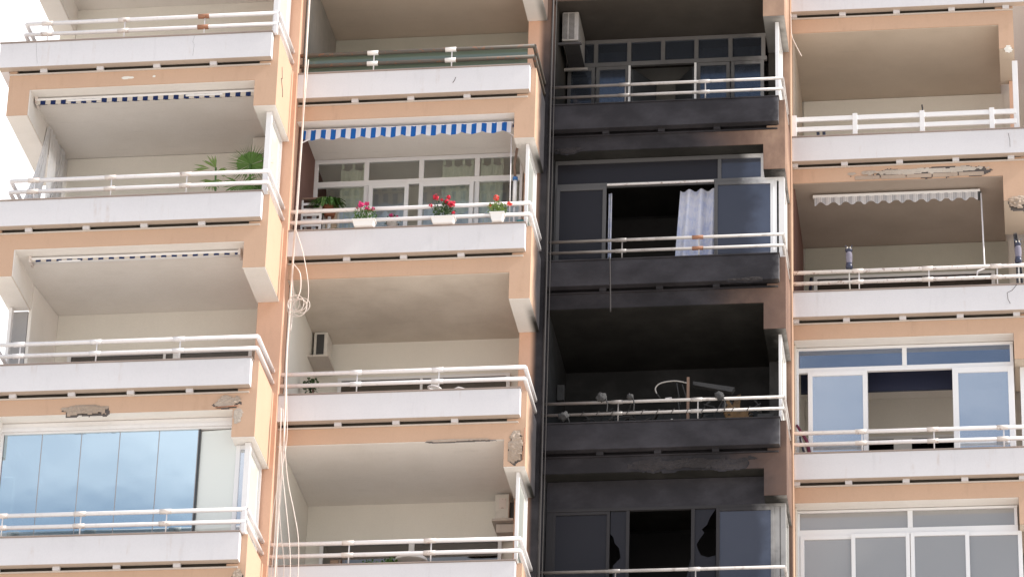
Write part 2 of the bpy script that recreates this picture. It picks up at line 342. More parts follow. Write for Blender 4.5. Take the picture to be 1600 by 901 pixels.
def posts_for(c,k):
    P={(0,0):[-15.42,-14.15,-12.83],(0,1):[-15.4,-14.15,-12.93],(0,2):[-15.38,-14.16,-12.84],(0,3):[-15.4,-14.18,-12.85],
       (1,0):[-10.29,-9.0],(1,1):[-10.3,-8.94],(1,2):[-10.3,-9.0],(1,3):[-10.29,-9.015],
       (2,0):[-6.30,-4.97],(2,1):[-6.31,-5.06],(2,2):[-6.33,-5.06],(2,3):[-6.33,-5.08],
       (3,1):[-2.55,-1.41,-.30],(3,2):[-2.54,-1.39,-.28],(3,3):[-2.54,-1.39,-.28]}
    return P.get((c,k),[])
BLK={0:[-15.41,-14.477,-13.546,-12.619],1:[-10.55,-9.63,-8.705],2:[-6.592,-5.673,-4.757],3:[-3.575,-2.745,-1.83,-.90,.01]}
def rough_patch(u0,u1,w0,w1,y,seed,mat,parent,zb,dep=.02,brick=False,rim=True):
    """broken render: an irregular scab of exposed concrete with real relief, and a dark under-layer painting shade round its edge"""
    W_,H_=u1-u0,w1-w0; out=None
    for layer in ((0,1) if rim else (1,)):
        nu=max(10,int(W_/.018)); nv=max(8,int(H_/.016)); mb=MB(); idx={}
        for i in range(nu+1):
            for j in range(nv+1):
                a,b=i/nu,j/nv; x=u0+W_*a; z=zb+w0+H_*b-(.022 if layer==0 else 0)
                if z>zb-.553 and w0<-.55: continue
                mn=min(W_,H_); e=(1-(abs(2*a-1)**2.6+abs(2*b-1)**2.6)**(1/2.6))*.6
                n_=noise.noise(Vector((x*4.0+seed,z*6,seed)))*.5+noise.noise(Vector((x*11+seed,z*13,seed)))*.2+noise.noise(Vector((x*43,z*47,seed)))*.10
                if e*1.5+n_<(.10 if layer else .04): continue
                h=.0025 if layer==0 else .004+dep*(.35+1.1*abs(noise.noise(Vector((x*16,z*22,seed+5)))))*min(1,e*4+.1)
                idx[i,j]=len(mb.v); mb.v.append((x,y-h,z))
        for i in range(nu):
            for j in range(nv):
                q=[(i,j),(i+1,j),(i+1,j+1),(i,j+1)]
                if all(t in idx for t in q): mb.f.append(tuple(idx[t] for t in q))
        if not mb.f: continue
        if layer==0: out=mb.build('painted_lip_shade','crack',parent)  # dropped dark layer: painted shade that makes the patch look sunken
        else: out=mb.build('spalled_patch',mat,parent,solid=.003)
    return out
def crack(pts,parent,r=.006):
    MB().tube(pts,r,5).build('crack','crack',parent)

balc={}
def balcony(c,k):
    z=ZK(k); y=YF[c]; y1=y+1.35
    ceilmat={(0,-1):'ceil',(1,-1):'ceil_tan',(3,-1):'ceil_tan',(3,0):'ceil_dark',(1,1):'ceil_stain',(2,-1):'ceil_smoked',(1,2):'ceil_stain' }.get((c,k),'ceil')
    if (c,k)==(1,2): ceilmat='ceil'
    xo=XO[c]; xi=XI[c]
    if c==3:
        xo=.126 if k==-1 else .30; xi={-1:-.125,0:-.135,1:-.05,2:-.06}.get(k,-.08)
    lft=XL[c] if c else -15.98
    bx=MB(); xl2=lft+(.07 if c else 0)
    # beam, returning brackets and the side walls are one cast piece
    prof_l=lft+.35 if c==0 else lft+.07
    bl=-15.63 if c==0 else lft
    bx.box(bl,xi,y+.15,y+.30,z-.81,z-.55)                 # beam
    bx.box(xi,xo,y+.15,y1,z-1.28,z-.55)                    # right bracket
    bx.box(xo-.12,xo,y+.15,y1,z-.55,z)                     # right side wall
    bx.box(xo-.30,xo-.12,y+.15,y+.35,z-.55,z-.475)
    if c==0:
        bk=2.5 if k in (-1,0,3) else 1.35
        bx.box(-15.98,-15.63,y+.15,y+bk-.002,z-1.28,z-.55)
        bx.box(-15.98,-15.86,y+.15,y1,z-.55,z)
    o=bx.build('balcony','peach',B); balc[c,k]=o
    # slab, its painted underside is the ceiling of the storey below
    MB().box(lft+.36 if c==0 else lft+.0,xi-.001,y+.302,y+2.495,z-.80,z-.56).build('slab','floor_tile',o)
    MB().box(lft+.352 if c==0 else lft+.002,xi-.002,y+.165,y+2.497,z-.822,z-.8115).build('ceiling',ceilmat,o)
    # plain soffits under the brackets
    MB().box(xi+.002,xo-.004,y+.16,y1-.002,z-1.292,z-1.2815).build('bracket_soffit','ceil' if c!=3 else 'ceil_tan',o)
    if c==0: MB().box(-15.975,-15.632,y+.16,y+bk-.004,z-1.292,z-1.2815).build('bracket_soffit','ceil',o)
    if c==0: MB().box(-15.629,-15.615,y+.162,y+bk-.004,z-1.279,z-.812).build('bracket_lining','ceil',o)
    # inner kerb added behind the drainage slot so it reads shaded
    MB().box(lft+(.13 if c==0 else .002),xo-.122,y+.24,y+.30,z-.548,z-.03).build('slot_shade_panel','slot',o)
    # parapet
    pa=MB().box(XL[c],XR[c],y,y+.14,z-.47,z-.022)
    if c==0: pa.box(XL[c],XL[c]+.14,y+.1401,y1+.05,z-.47,z-.022)
    pa=pa.build('parapet','white',o,bevel=.006)
    cp=MB().box(XL[c]-.012 if c==0 else XL[c],XR[c]+.012,y-.016,y+.25,z-.021,z+.0)
    if c==0: cp.box(XL[c]-.012,XL[c]+.25,y+.2501,y1+.06,z-.021,z+.0)
    cp.build('coping','coping',o,bevel=.003)
    MB().box(lft-.005*(c==0),xo-.12 if c<3 else xo,y+.118,y+.236,z-.549,z-.528).build('ledge','ledge',o,bevel=.004)
    for u in BLK[c]:
        MB().box(u-.055,u+.055,y+.085,y+.16,z-.5275,z-.4728).build('support_block','white',o)
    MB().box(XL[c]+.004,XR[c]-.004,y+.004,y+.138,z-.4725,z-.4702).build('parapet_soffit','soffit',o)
    # railing
    yr=y+.10
    rm={(1,0):'rail_bare',(3,1):'rail_peel'}.get((c,k),'rail')
    if k>=0 and (c,k)!=(3,0):
        xa=-15.77 if c==0 else XL[c]-.01; xb=xo if c<3 else .42
        for hh,nm in ((.385,'top_rail'),(.185,'lower_rail')):
            pts=[(xa,yr,z+hh),(xb-.03,yr,z+hh)]
            if c==0: pts=[(xa,y+1.5,z+hh),(xa,yr+.03,z+hh)]+pts[0:1]+pts[1:]
            r_=.034 if c!=2 else .026
            mb=MB()
            if c==0: mb.tube([(xa,y+1.5,z+hh),(xa,yr,z+hh)],r_,10)
            mb.tube([(xa,yr,z+hh),(xb-.03,yr,z+hh)],r_,12)
            if c<3: mb.tube([(xb-.032,yr-.002,z+hh),(xb-.032,y+(1.36 if c<2 else 1.3),z+hh)],r_,12)
            mb.build(nm,rm if c!=2 else 'rail_sooty',o)
        rusty=(c,k) in ((0,0),(3,1),(2,1),(0,3))
        for u in posts_for(c,k):
            MB().tube([(u+.02,yr,z),(u+.02,yr,z+.36)],.011,8).build('rail_post','rail' if c!=2 else 'rail_sooty',o)
            for hh in (.385,.185):
                MB().tube([(u-.09,yr,z+hh),(u+.09,yr,z+hh)],.041 if c!=2 else .033,12).build('rail_sleeve',('plastic_white' if (c,k)==(1,0) else 'sleeve_rust' if ((c,k)==(0,0) and u>posts_for(c,k)[1] or (c,k)==(2,1) and u>-6) else 'sleeve' if (c,k) in ((0,0),(3,1),(0,3),(3,2),(1,3),(0,1)) else 'rail' if c!=2 else 'rail_sooty'),o)
        if c<2: MB().box(xo-.10,xo-.03,yr-.03,yr+.05,z-.005,z+.43).build('corner_post','rail',o,bevel=.01) if k in (0,3) and c==0 else None
    return o

def sooty_rail():
    m=newmat('smoked_railing'); nb=NB(m)
    o=nb.n('ShaderNodeOutputMaterial'); p=nb.n('ShaderNodeBsdfPrincipled',Roughness=.35); nb.l(p.outputs[0],o.inputs['Surface'])
    g_=nb.nt.nodes.new('ShaderNodeNewGeometry'); sx=nb.nt.nodes.new('ShaderNodeSeparateXYZ'); nb.l(g_.outputs['Position'],sx.inputs[0])
    n=nb.noise(1.3,4); f=nb.smooth(nb.math('ADD',sx.outputs[0],nb.math('MULTIPLY',nb.math('SUBTRACT',n,.5),2.5)),-7.4,-4.6)
    c=nb.mix(f,(.16,.14,.13),(.62,.58,.56)); c=nb.mix(nb.math('MULTIPLY',nb.smooth(nb.noise(7,4),.5,.7),.45),c,(.18,.14,.12))
    nb.l(c,p.inputs['Base Color']); return m
M['rail_sooty']=sooty_rail()
for c in range(4):
    for k in range(-1,4): balcony(c,k)

# white flat-bar railing of the top right balcony
z=ZK(0); y=YF[3]; o=balc[3,0]
for hh,nm in ((.375,'top_rail'),(.185,'lower_rail')): MB().box(-3.60,.12,y+.08,y+.115,z+hh-.05,z+hh+.035).build(nm,'clean_white',o,bevel=.004)
for u in (-3.575,-2.56,-1.44,-.283): MB().box(u-.04,u+.04,y+.065,y+.13,z,z+.44).build('rail_post','clean_white',o,bevel=.004)

# ---------------------------------------------------------------- linings of the left walls
def lining(c,k,mat,xf,xb,v0=.31,v1=2.49):
    z=ZK(k); y=YF[c]; o=balc[c,k]
    MB().hexa([(xf-.05,y+v0,z-.54),(xf-.05,y+v0,z+2.07),(xb-.05,y+v1,z-.54),(xb-.05,y+v1,z+2.07),(xf,y+v0,z-.54),(xf,y+v0,z+2.07),(xb,y+v1,z-.54),(xb,y+v1,z+2.07)]).build('side_wall',mat,o)
for k,mat,xb in ((0,'cement',-11.40),(1,'brown',-11.43),(2,'wall',-11.44),(3,'wall',-11.44)): lining(1,k,mat,-11.44,xb)
for k in range(4): lining(2,k,'wall' if k else 'ceil_smoked',-7.47,-7.47); lining(3,k,{0:'ceil_tan',1:'brown',2:'wall',3:'wall'}[k],-3.585,-3.585)
for k in (0,1): pass
for k in (2,3):
    z=ZK(k);y=YF[0]
    lining(0,k,'ceil',-15.60,-15.48,1.36,2.49)
    MB().box(-15.93,-15.66,y+1.36,y+2.48,z-.54,z+1.6).build('side_wall','panel_grey',balc[0,k])
MB().box(-15.93,-15.88,YF[0]+1.2,YF[0]+1.3,ZK(2)-.0,ZK(2)+1.6).build('screen_post','clean_white',balc[0,2])
# back wall finishes where a flat differs from the cream of the rest
for c,k,mat in ((1,0,'wall_green'),(3,1,'wall_green'),(3,0,'wall'),(0,1,'wall')):
    z=ZK(k); MB().box((XL[c] if c else -15.6)+.05,XI[c]-.01,YF[c]+2.47,YF[c]+2.495,z-.54,z+2.07).build('back_wall',mat,balc[c,k])

# ---------------------------------------------------------------- glazing helpers
def bars(mb,rects,y,d):      # rects: (u0,u1,h0,h1) in front plane
    for i,(a,b,h0,h1) in enumerate(rects): e=(i%5)*.0015; mb.box(a,b,y-e,y+d+e,h0,h1)
def sash(parent,c,k,v,u0,u1,h0,h1,fw=.05,fmat='frame',gmat='glass_clear',d=.045,name='window'):
    z=ZK(k); y=YF[c]+v; mb=MB()
    mb.box(u0,u0+fw,y,y+d,z+h0,z+h1); mb.box(u1-fw,u1,y,y+d,z+h0,z+h1)
    mb.box(u0+fw,u1-fw,y+.001,y+d-.001,z+h0,z+h0+fw); mb.box(u0+fw,u1-fw,y+.001,y+d-.001,z+h1-fw,z+h1)
    o=mb.build(name,fmat,parent,bevel=.004)
    MB().box(u0+fw-.004,u1-fw+.004,y+d*.45,y+d*.45+.006,z+h0+fw-.004,z+h1-fw+.004).build('pane',gmat,o)
    return o
def side_screen(c,k,v0=.33,v1=1.30,h1=1.60,fw=.05,fmat='clean_white',gmat='glass_pale',post=.09,x=None,pane=True):
    z=ZK(k); y=YF[c]; x=x if x is not None else XO[c]-.13; mb=MB()
    mb.box(x-post*.5,x+post*.5,y+v0,y+v0+.07,z+.0,z+h1)
    mb.box(x-.03,x+.03,y+v1-.07,y+v1,z+.0,z+h1); mb.box(x-.028,x+.028,y+v0+.07,y+v1-.07,z+h1-.06,z+h1); mb.box(x-.028,x+.028,y+v0+.07,y+v1-.07,z+.0,z+.05)
    o=mb.build('side_screen',fmat,balc[c,k],bevel=.004)
    if pane: MB().box(x-.004,x+.004,y+v0+.069,y+v1-.069,z+.049,z+h1-.059).build('pane',gmat,o)
    return o
side_screen(0,0); side_screen(0,1); side_screen(0,3)
side_screen(1,1,post=.05); side_screen(1,3,post=.05)
side_screen(2,0,post=.06,x=-3.78); side_screen(2,1,post=.10,x=-3.72,v0=.42); side_screen(2,2,post=.05,x=-3.75); side_screen(2,3,post=.09,x=-3.72,v0=.42,fmat='frame_soft')
for k in range(4): MB().box(-3.995,-3.77,YF[2]+1.335,YF[2]+1.3515,ZK(k)-.5,ZK(k)+1.6).build('jamb_panel','ceil_smoked' if k==0 else 'burnt',balc[2,k])
z=ZK(0); MB().box(.08,.17,YF[3]+.32,YF[3]+.40,z,z+1.47).build('screen_post','clean_white',balc[3,0],bevel=.004)
for k in (2,3): z=ZK(k); MB().box(.03,.14,YF[3]+.42,YF[3]+.50,z,z+1.6).build('screen_post','clean_white',balc[3,k],bevel=.004)

# patio doors on the back walls
def patio(c,k,u0,u1,h1,mull=(),gm='glass_door',fm='frame'):
    z=ZK(k); y=YF[c]+2.42; mb=MB()
    mb.box(u0,u0+.06,y,y+.06,z-.54,z+h1); mb.box(u1-.06,u1,y,y+.06,z-.54,z+h1); mb.box(u0+.06,u1-.06,y+.001,y+.059,z+h1-.05,z+h1)
    for a,b in mull: mb.box(a,b,y+.002,y+.058,z-.54,z+h1-.05)
    o=mb.build('patio_door',fm,balc[c,k])
    MB().box(u0+.055,u1-.055,y+.025,y+.035,z-.54,z+h1-.045).build('pane',gm,o)
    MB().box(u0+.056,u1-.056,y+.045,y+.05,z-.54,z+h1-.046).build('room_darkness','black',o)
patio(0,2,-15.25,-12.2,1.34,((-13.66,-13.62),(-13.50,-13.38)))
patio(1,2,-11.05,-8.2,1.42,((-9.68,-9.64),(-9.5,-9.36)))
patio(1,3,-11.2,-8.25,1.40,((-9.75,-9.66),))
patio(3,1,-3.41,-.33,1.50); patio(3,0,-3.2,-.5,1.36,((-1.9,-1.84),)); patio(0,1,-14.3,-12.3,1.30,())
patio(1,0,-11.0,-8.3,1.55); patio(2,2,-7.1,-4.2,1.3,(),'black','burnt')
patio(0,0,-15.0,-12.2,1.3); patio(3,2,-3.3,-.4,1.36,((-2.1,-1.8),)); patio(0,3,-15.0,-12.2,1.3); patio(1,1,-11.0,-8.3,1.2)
# drab green glass screen behind the bare rails of the second bay's top balcony
z=ZK(0); y=YF[1]; MB().box(-11.42,-7.74,y+.16,y+.166,z+.005,z+.40).build('screen_panel','glass_green',balc[1,0])

# --- blue mirrored glazing, first bay
z=ZK(3); y=YF[0]+.42; o=balc[0,3]
mb=MB(); mb.box(-15.62,-11.935,y-.02,y+.09,z+1.99,z+2.07); mb.box(-15.62,-11.935,y-.035,y+.10,z+1.93,z+1.985); mb.box(-15.62,-11.935,y-.0,y+.07,z+1.90,z+1.929)
mb.box(-15.62,-11.93,y-.01,y+.07,z-.45,z-.40); mb.box(-15.63,-15.585,y,y+.08,z-.4,z+1.9)
W3=mb.build('glazing_track','clean_white',o,bevel=.004)
us=[-15.58,-14.976,-14.352,-13.746,-13.127,-12.511]
for a,b in zip(us,us[1:]):
    p=MB().box(a+.007,b-.007,y+.03,y+.04,z-.40,z+1.905).build('glass_panel','glass_blue',o)
    MB().box(b-.0065,b+.0065,y+.032,y+.038,z-.40,z+1.905).build('seal','panel_grey',p)
    MB().box(a+.01,b-.01,y+.026,y+.044,z-.395,z-.33).build('clamp_rail','frame',p)
mb=MB().box(-12.503,-12.475,y+.02,y+.055,z-.40,z+1.9); mb.build('glazing_edge','dark',o)
# the sixth panel stands open, pivoted inwards
MB().hexa([(-12.472,y+.06,z-.40),(-12.472,y+.06,z+1.88),(-12.472,y+.07,z-.40),(-12.472,y+.07,z+1.88),(-11.88,y+.03,z-.40),(-11.88,y+.03,z+1.89),(-11.88,y+.04,z-.40),(-11.88,y+.04,z+1.89)]).build('glass_panel','glass_pale',o,label='pale glass panel pivoted ajar at the right end')
mb=MB(); mb.box(-11.90,-11.83,y,y+.06,z-.0,z+1.6); mb.box(-11.76,-11.68,y+.001,y+.061,z,z+1.6); mb.box(-11.83,-11.76,y+.002,y+.058,z+1.53,z+1.6)
cw=mb.build('corner_window','frame',o,bevel=.004); MB().box(-11.835,-11.755,y+.02,y+.026,z,z+1.54).build('pane','glass_mid',cw)
# dull inner low sills seen through the bottom of the glazing
MB().box(-15.5,-12.5,y+.9,y+1.0,z-.5,z+.33).build('inner_sill','wall_green',o)

# --- second bay, first storey below the top: inner window wall with tab curtains
z=ZK(1); y=YF[1]+1.45; o=balc[1,1]; mb=MB()
bars(mb,[(-11.44,-7.95,z+2.0,z+2.068),(-11.44,-7.95,z+1.555,z+1.655)],y,.06)
bars(mb,[(-11.439,-11.37,z-.5,z+2.0)]+[(u-.04,u+.04,z+1.656,z+1.999) for u in (-10.56,-9.64,-8.71)],y+.002,.056)
bars(mb,[(-10.59,-10.51,z-.5,z+1.554),(-8.745,-8.665,z-.5,z+1.554),(-8.0,-7.95,z-.5,z+1.999)],y+.003,.054)
wf=mb.build('window_wall','frame',o,bevel=.005)
for a,b in ((-11.37,-10.6),(-10.52,-9.68),(-9.6,-8.75),(-8.67,-8.0)): MB().box(a,b,y+.03,y+.036,z+1.65,z+2.005).build('pane','glass_clear',wf)
for a,b in ((-11.37,-10.59),(-8.665,-8.0)): MB().box(a,b,y+.03,y+.036,z-.5,z+1.56).build('pane','glass_clear',wf)
sash(wf,1,1,1.40,-10.50,-9.83,-.5,1.55,.07); sash(wf,1,1,1.40,-9.66,-8.75,-.5,1.55,.07)
def curtain(c,k,u0,u1,v,h0,h1,label,group=None,mat='curtain',folds=6,amp=.03,tabs=0,scallop=0.0,u0b=None,lean=0.0,name='curtain',cat='curtain'):
    z=ZK(k); y=YF[c]+v; ub=u0 if u0b is None else u0b
    def fn(a,b):
        x0=u0+(ub-u0)*b; x=x0+(u1-x0)*a; h=h1+(h0-h1)*b
        if scallop and b==0: h-=scallop*abs(math.sin(a*PI*max(1,tabs-1)))
        if scallop and tabs==0: h+= (1-b)*scallop*math.sin(a*PI*9)
        return (x,y+amp*math.sin(a*PI*2*folds+b*.8)*(.6+.5*b)+lean*b,z+h)
    mb=MB().grid(fn,folds*10,10)
    for i in range(tabs):
        x=u0+(u1-u0)*i/max(1,tabs-1); x=min(max(x,u0+.03),u1-.03); mb.box(x-.022,x+.022,y-.003,y+.003,z+h1-.01,z+h1+.09)
    return tag(mb.build(name,mat,None),label,cat,group)
curtain(1,1,-11.0,-10.58,1.52,-.5,1.93,'short pale green tab curtain behind the left transom pane of the window wall',None,'curtain_green',4,.02,3,.05)
curtain(1,1,-9.30,-8.77,1.52,-.5,1.93,'widest pale green tab curtain behind the glass above the crimson geraniums',None,'curtain_green',5,.02,4,.05)
curtain(1,1,-8.66,-8.28,1.52,-.5,1.93,'pale green tab curtain behind the right-hand pane nearest the folded parasol',None,'curtain_green',4,.02,3,.05)
curtain(1,1,-11.02,-9.92,1.505,-.5,1.08,'white half height curtain with wavy top left of the open door gap',None,'lace',12,.012,0,.05)
curtain(1,1,-9.58,-8.0,1.505,-.5,1.08,'white half height curtain with wavy top right of the open door gap',None,'lace',16,.012,0,.05)

# --- third bay top: smoked window wall
z=ZK(0); y=YF[2]+1.45; o=balc[2,0]; mb=MB()
ms=[-7.43,-6.95,-6.38,-5.80,-5.23,-4.65,-4.09]
bars(mb,[(-7.46,-4.03,z+2.0,z+2.068),(-7.46,-4.03,z+1.54,z+1.62)],y,.06); bars(mb,[(u-.035,u+.035,z+1.621,z+1.999) for u in ms],y+.002,.056)
wf=mb.build('window_wall','frame_soft',o,bevel=.004)
for a,b in zip(ms,ms[1:]): MB().box(a+.03,b-.03,y+.03,y+.036,z+1.61,z+2.01).build('pane','glass_haze',wf)
for a,b in ((-7.43,-6.96),(-6.94,-6.38),(-5.22,-4.66),(-4.64,-4.08)): sash(wf,2,0,1.45,a,b,-.5,1.535,.06,'frame_soft','glass_haze')
MB().box(-6.385,-6.35,y-.02,y+.06,z-.5,z+1.53).build('door_edge','plastic_white',wf); MB().box(-5.262,-5.225,y-.02,y+.06,z-.5,z+1.53).build('door_edge','plastic_white',wf)
# the two opened leaves swing inwards
for s,x0 in ((1,-6.35),(-1,-5.26)):
    MB().hexa([(x0,y+.07,z-.5),(x0,y+.07,z+1.5),(x0+s*.34,y+.62,z-.5),(x0+s*.34,y+.62,z+1.5),(x0+s*.04,y+.06,z-.5),(x0+s*.04,y+.06,z+1.5),(x0+s*.38,y+.60,z-.5),(x0+s*.38,y+.60,z+1.5)]).build('open_leaf','dark',wf)
curtain(2,0,-6.98,-6.40,1.60,-.5,1.9,'greyish curtain behind smoked panes left of the open doors','curtains behind smoked panes','curtain_smoke',6,.02)
curtain(2,0,-5.20,-4.10,1.60,-.5,1.9,'greyish curtain behind smoked panes right of the open doors','curtains behind smoked panes','curtain_smoke',9,.02)

# --- third bay, second storey: wide smoked glazing, open in the middle
z=ZK(1); y=YF[2]+.42; o=balc[2,1]; mb=MB()
bars(mb,[(-7.46,-4.02,z+2.0,z+2.066),(-7.46,-3.68,z+1.555,z+1.625)],y,.06); bars(mb,[(-4.77,-4.71,z+1.626,z+1.999),(-4.06,-4.005,z+1.627,z+1.998),(-7.46,-7.42,z-.0,z+1.998)],y+.002,.056)
bars(mb,[(-3.86,-3.80,z,z+1.554),(-3.76,-3.68,z,z+1.554)],y+.003,.054)
wf=mb.build('window_wall','frame',o,bevel=.004)
MB().box(-7.42,-4.765,y+.03,y+.036,z+1.62,z+2.005).build('pane','glass_soot',wf); MB().box(-4.715,-4.05,y+.03,y+.036,z+1.62,z+2.005).build('pane','glass_smoked',wf)
sash(wf,2,1,.40,-7.43,-6.60,.0,1.552,.06,'frame','glass_soot'); sash(wf,2,1,.40,-4.82,-3.85,.0,1.552,.055,'frame','glass_smoked')
MB().box(-6.59,-4.83,y-.03,y+.0,z+1.562,z+1.590).build('window_track','rail_peel',wf)
curtain(2,1,-6.585,-6.53,.62,-.5,1.53,'narrow strip of blue-white curtain at the left edge of the open sooted window',None,'curtain_blue',1,.02)
curtain(2,1,-5.40,-4.80,.62,-.5,1.53,'blue-white curtain hanging in broad folds right of the open sooted window',None,'curtain_blue',3,.085,u0b=-5.54)
MB().box(-7.4,-4.1,YF[2]+2.44,YF[2]+2.49,z-.5,z+2.0).build('back_wall','burnt',o)

# --- third bay, lowest: broken glazing
z=ZK(3); y=YF[2]+.42; o=balc[2,3]; mb=MB()
mb.box(-7.46,-4.005,y,y+.05,z+1.60,z+2.066); w0=mb.build('burnt_fascia','white',o)
mb=MB(); bars(mb,[(-7.46,-3.68,z+1.545,z+1.599)],y-.006,.062); bars(mb,[(-7.46,-7.36,z,z+1.544),(-3.86,-3.775,z,z+1.544),(-3.755,-3.68,z,z+1.544)],y,.056)
wf=mb.build('window_wall','frame_soft',o,bevel=.004)
sash(wf,2,3,.42,-7.36,-6.45,.0,1.543,.05,'frame_soft','glass_soot'); sash(wf,2,3,.40,-4.77,-3.86,.0,1.543,.055,'frame_soft','glass_smoked')
MB().box(-5.165,-5.11,y,y+.05,z,z+1.543).build('window_jamb','frame_soft',wf); MB().box(-6.19,-6.14,y,y+.05,z,z+1.543).build('window_jamb','frame_soft',wf)
def shard(pts,parent,mat='glass_soot'):
    n=len(pts); mb=MB(); mb.v=[(u,y+.02,z+h) for u,h in pts]+[(u,y+.026,z+h) for u,h in pts]
    mb.f=[tuple(range(n)),tuple(range(2*n-1,n-1,-1))]+[(i,(i+1)%n,n+(i+1)%n,n+i) for i in range(n)]; mb.build('broken_pane',mat,parent)
shard([(-6.44,1.54),(-6.19,1.54),(-6.19,.0),(-6.40,.0),(-6.39,.62),(-6.27,.75),(-6.30,.92),(-6.37,1.0),(-6.39,1.10),(-6.44,1.16)],wf)
shard([(-5.11,1.54),(-4.78,1.54),(-4.87,1.40),(-4.92,1.27),(-5.0,1.20),(-4.96,1.14),(-5.04,1.02),(-5.08,.94),(-5.05,.84),(-5.01,.76),(-4.90,.72),(-4.78,.75),(-4.78,.0),(-5.11,.0)],wf)
shard([(-5.17,.72),(-5.17,.35),(-5.24,.36),(-5.20,.55)],wf); shard([(-5.17,.35),(-5.17,0),(-5.33,0),(-5.26,.2),(-5.22,.3)],wf)
MB().box(-7.4,-4.1,YF[2]+2.40,YF[2]+2.49,z-.5,z+2.0).build('back_wall','black',o)

# --- fourth bay: two glazed balconies
z=ZK(2); y=YF[3]+.42; o=balc[3,2]; mb=MB()
bars(mb,[(-3.60,-.065,z+2.02,z+2.066),(-3.60,-.065,z+1.615,z+1.70)],y,.06); bars(mb,[(-3.60,-3.55,z,z+2.019),(-1.865,-1.79,z+1.701,z+2.018),(-.12,-.068,z+1.701,z+2.018)],y+.002,.056)
wf=mb.build('window_wall','frame',o,bevel=.004)
MB().box(-3.56,-1.86,y+.03,y+.036,z+1.69,z+2.03).build('pane','glass_dim',wf); MB().box(-1.80,-.11,y+.03,y+.036,z+1.69,z+2.03).build('pane','glass_dim',wf)
sash(wf,3,2,.38,-3.40,-2.435,.0,1.612,.075,'frame','glass_mid'); sash(wf,3,2,.38,-1.06,-.07,.0,1.612,.095,'frame','glass_mid')
MB().box(-2.505,-2.43,y+.04,y+.09,z,z+1.612).build('window_jamb','frame',wf)
MB().box(-3.55,-.1,YF[3]+.95,YF[3]+1.0,z+1.50,z+2.05).build('roller_blind','navy',wf)
z=ZK(3); o=balc[3,3]; mb=MB()
bars(mb,[(-3.60,-.085,z+2.03,z+2.066),(-3.60,-.085,z+1.62,z+1.73)],y,.06); bars(mb,[(-3.60,-3.55,z,z+2.02),(-1.83,-1.75,z+1.731,z+2.028),(-.14,-.09,z+1.731,z+2.028)],y+.002,.056)
wf=mb.build('window_wall','frame',o,bevel=.004)
MB().box(-3.56,-1.82,y+.03,y+.036,z+1.72,z+2.035).build('pane','glass_grey',wf); MB().box(-1.76,-.13,y+.03,y+.036,z+1.72,z+2.035).build('pane','glass_grey',wf)
for i,(a,b) in enumerate(((-3.545,-2.64),(-2.73,-1.80),(-1.79,-.86),(-.94,-.03))): sash(wf,3,3,.40 if i in (0,3) else .36,a,b,-.3,1.62,.065,'frame','glass_grey')

curtain(3,3,-3.48,-1.85,.60,-.5,2.0,'grey-white curtain behind the left half of the lowest right window wall',None,'curtain',9,.03)
curtain(3,3,-1.74,-.15,.60,-.5,2.0,'grey-white curtain behind the right half of the lowest right window wall',None,'curtain',9,.03)
# ---------------------------------------------------------------- damage
def P(c,k,u,v,h): return (u,YF[c]+v,ZK(k)+h)
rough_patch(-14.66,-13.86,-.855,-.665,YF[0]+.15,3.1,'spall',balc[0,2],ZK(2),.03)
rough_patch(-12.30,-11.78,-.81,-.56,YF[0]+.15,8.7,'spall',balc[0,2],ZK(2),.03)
rough_patch(-11.93,-11.76,-1.08,-.76,YF[0]+.15,5.7,'render_white',balc[0,2],ZK(2),.008,rim=False)
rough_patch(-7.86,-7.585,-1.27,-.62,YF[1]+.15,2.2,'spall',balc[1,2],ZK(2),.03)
rough_patch(-2.80,-.28,-.825,-.60,YF[3]+.15,4.4,'crack',balc[3,0],ZK(0),.001,rim=False)  # the same painted dark rim, laid behind the exposed blocks
rough_patch(-2.70,-.30,-.735,-.60,YF[3]+.148,6.1,'render_white',balc[3,0],ZK(0),.02,rim=False)
for i in range(5):
    a=-2.58+i*.43; MB().box(a,a+.415,YF[3]+.132,YF[3]+.155,ZK(0)-.795-.004*(i%2),ZK(0)-.722).build('exposed_block','brick',balc[3,0],bevel=.012)
rough_patch(-.06,.12,-1.43,-1.20,YF[3]+.15,6.4,'wall',balc[3,-1],ZK(-1),.01,rim=False)
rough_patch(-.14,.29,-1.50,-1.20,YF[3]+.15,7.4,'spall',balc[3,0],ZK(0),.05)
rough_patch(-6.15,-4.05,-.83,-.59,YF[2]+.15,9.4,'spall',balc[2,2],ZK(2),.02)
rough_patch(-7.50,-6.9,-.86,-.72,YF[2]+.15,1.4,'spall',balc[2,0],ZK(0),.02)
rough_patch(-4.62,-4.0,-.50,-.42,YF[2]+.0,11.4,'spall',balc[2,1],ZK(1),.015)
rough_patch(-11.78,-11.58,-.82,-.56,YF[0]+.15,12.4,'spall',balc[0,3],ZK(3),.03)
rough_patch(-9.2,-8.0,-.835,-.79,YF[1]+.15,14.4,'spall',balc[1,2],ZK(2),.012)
crack([(-11.569,YF[0]+.45,ZK(0)-.42),(-11.569,YF[0]+.52,ZK(0)-.60),(-11.569,YF[0]+.44,ZK(0)-.63),(-11.569,YF[0]+.60,ZK(0)-.78),(-11.569,YF[0]+.62,ZK(0)-.88)],balc[0,0],.008)
crack([P(3,1,.03,0,-.02),P(3,1,-.05,0,-.12),P(3,1,-.13,0,-.16),P(3,1,-.12,0,-.28),P(3,1,-.085,0,-.36)],balc[3,1],.005)
crack([P(3,0,-.02,0,-.10),P(3,0,0,0,-.24),P(3,0,.0,0,-.36)],balc[3,0],.004)
crack([P(3,-1,-.35,0,-.36),P(3,-1,-.36,0,-.47)],balc[3,-1],.007)
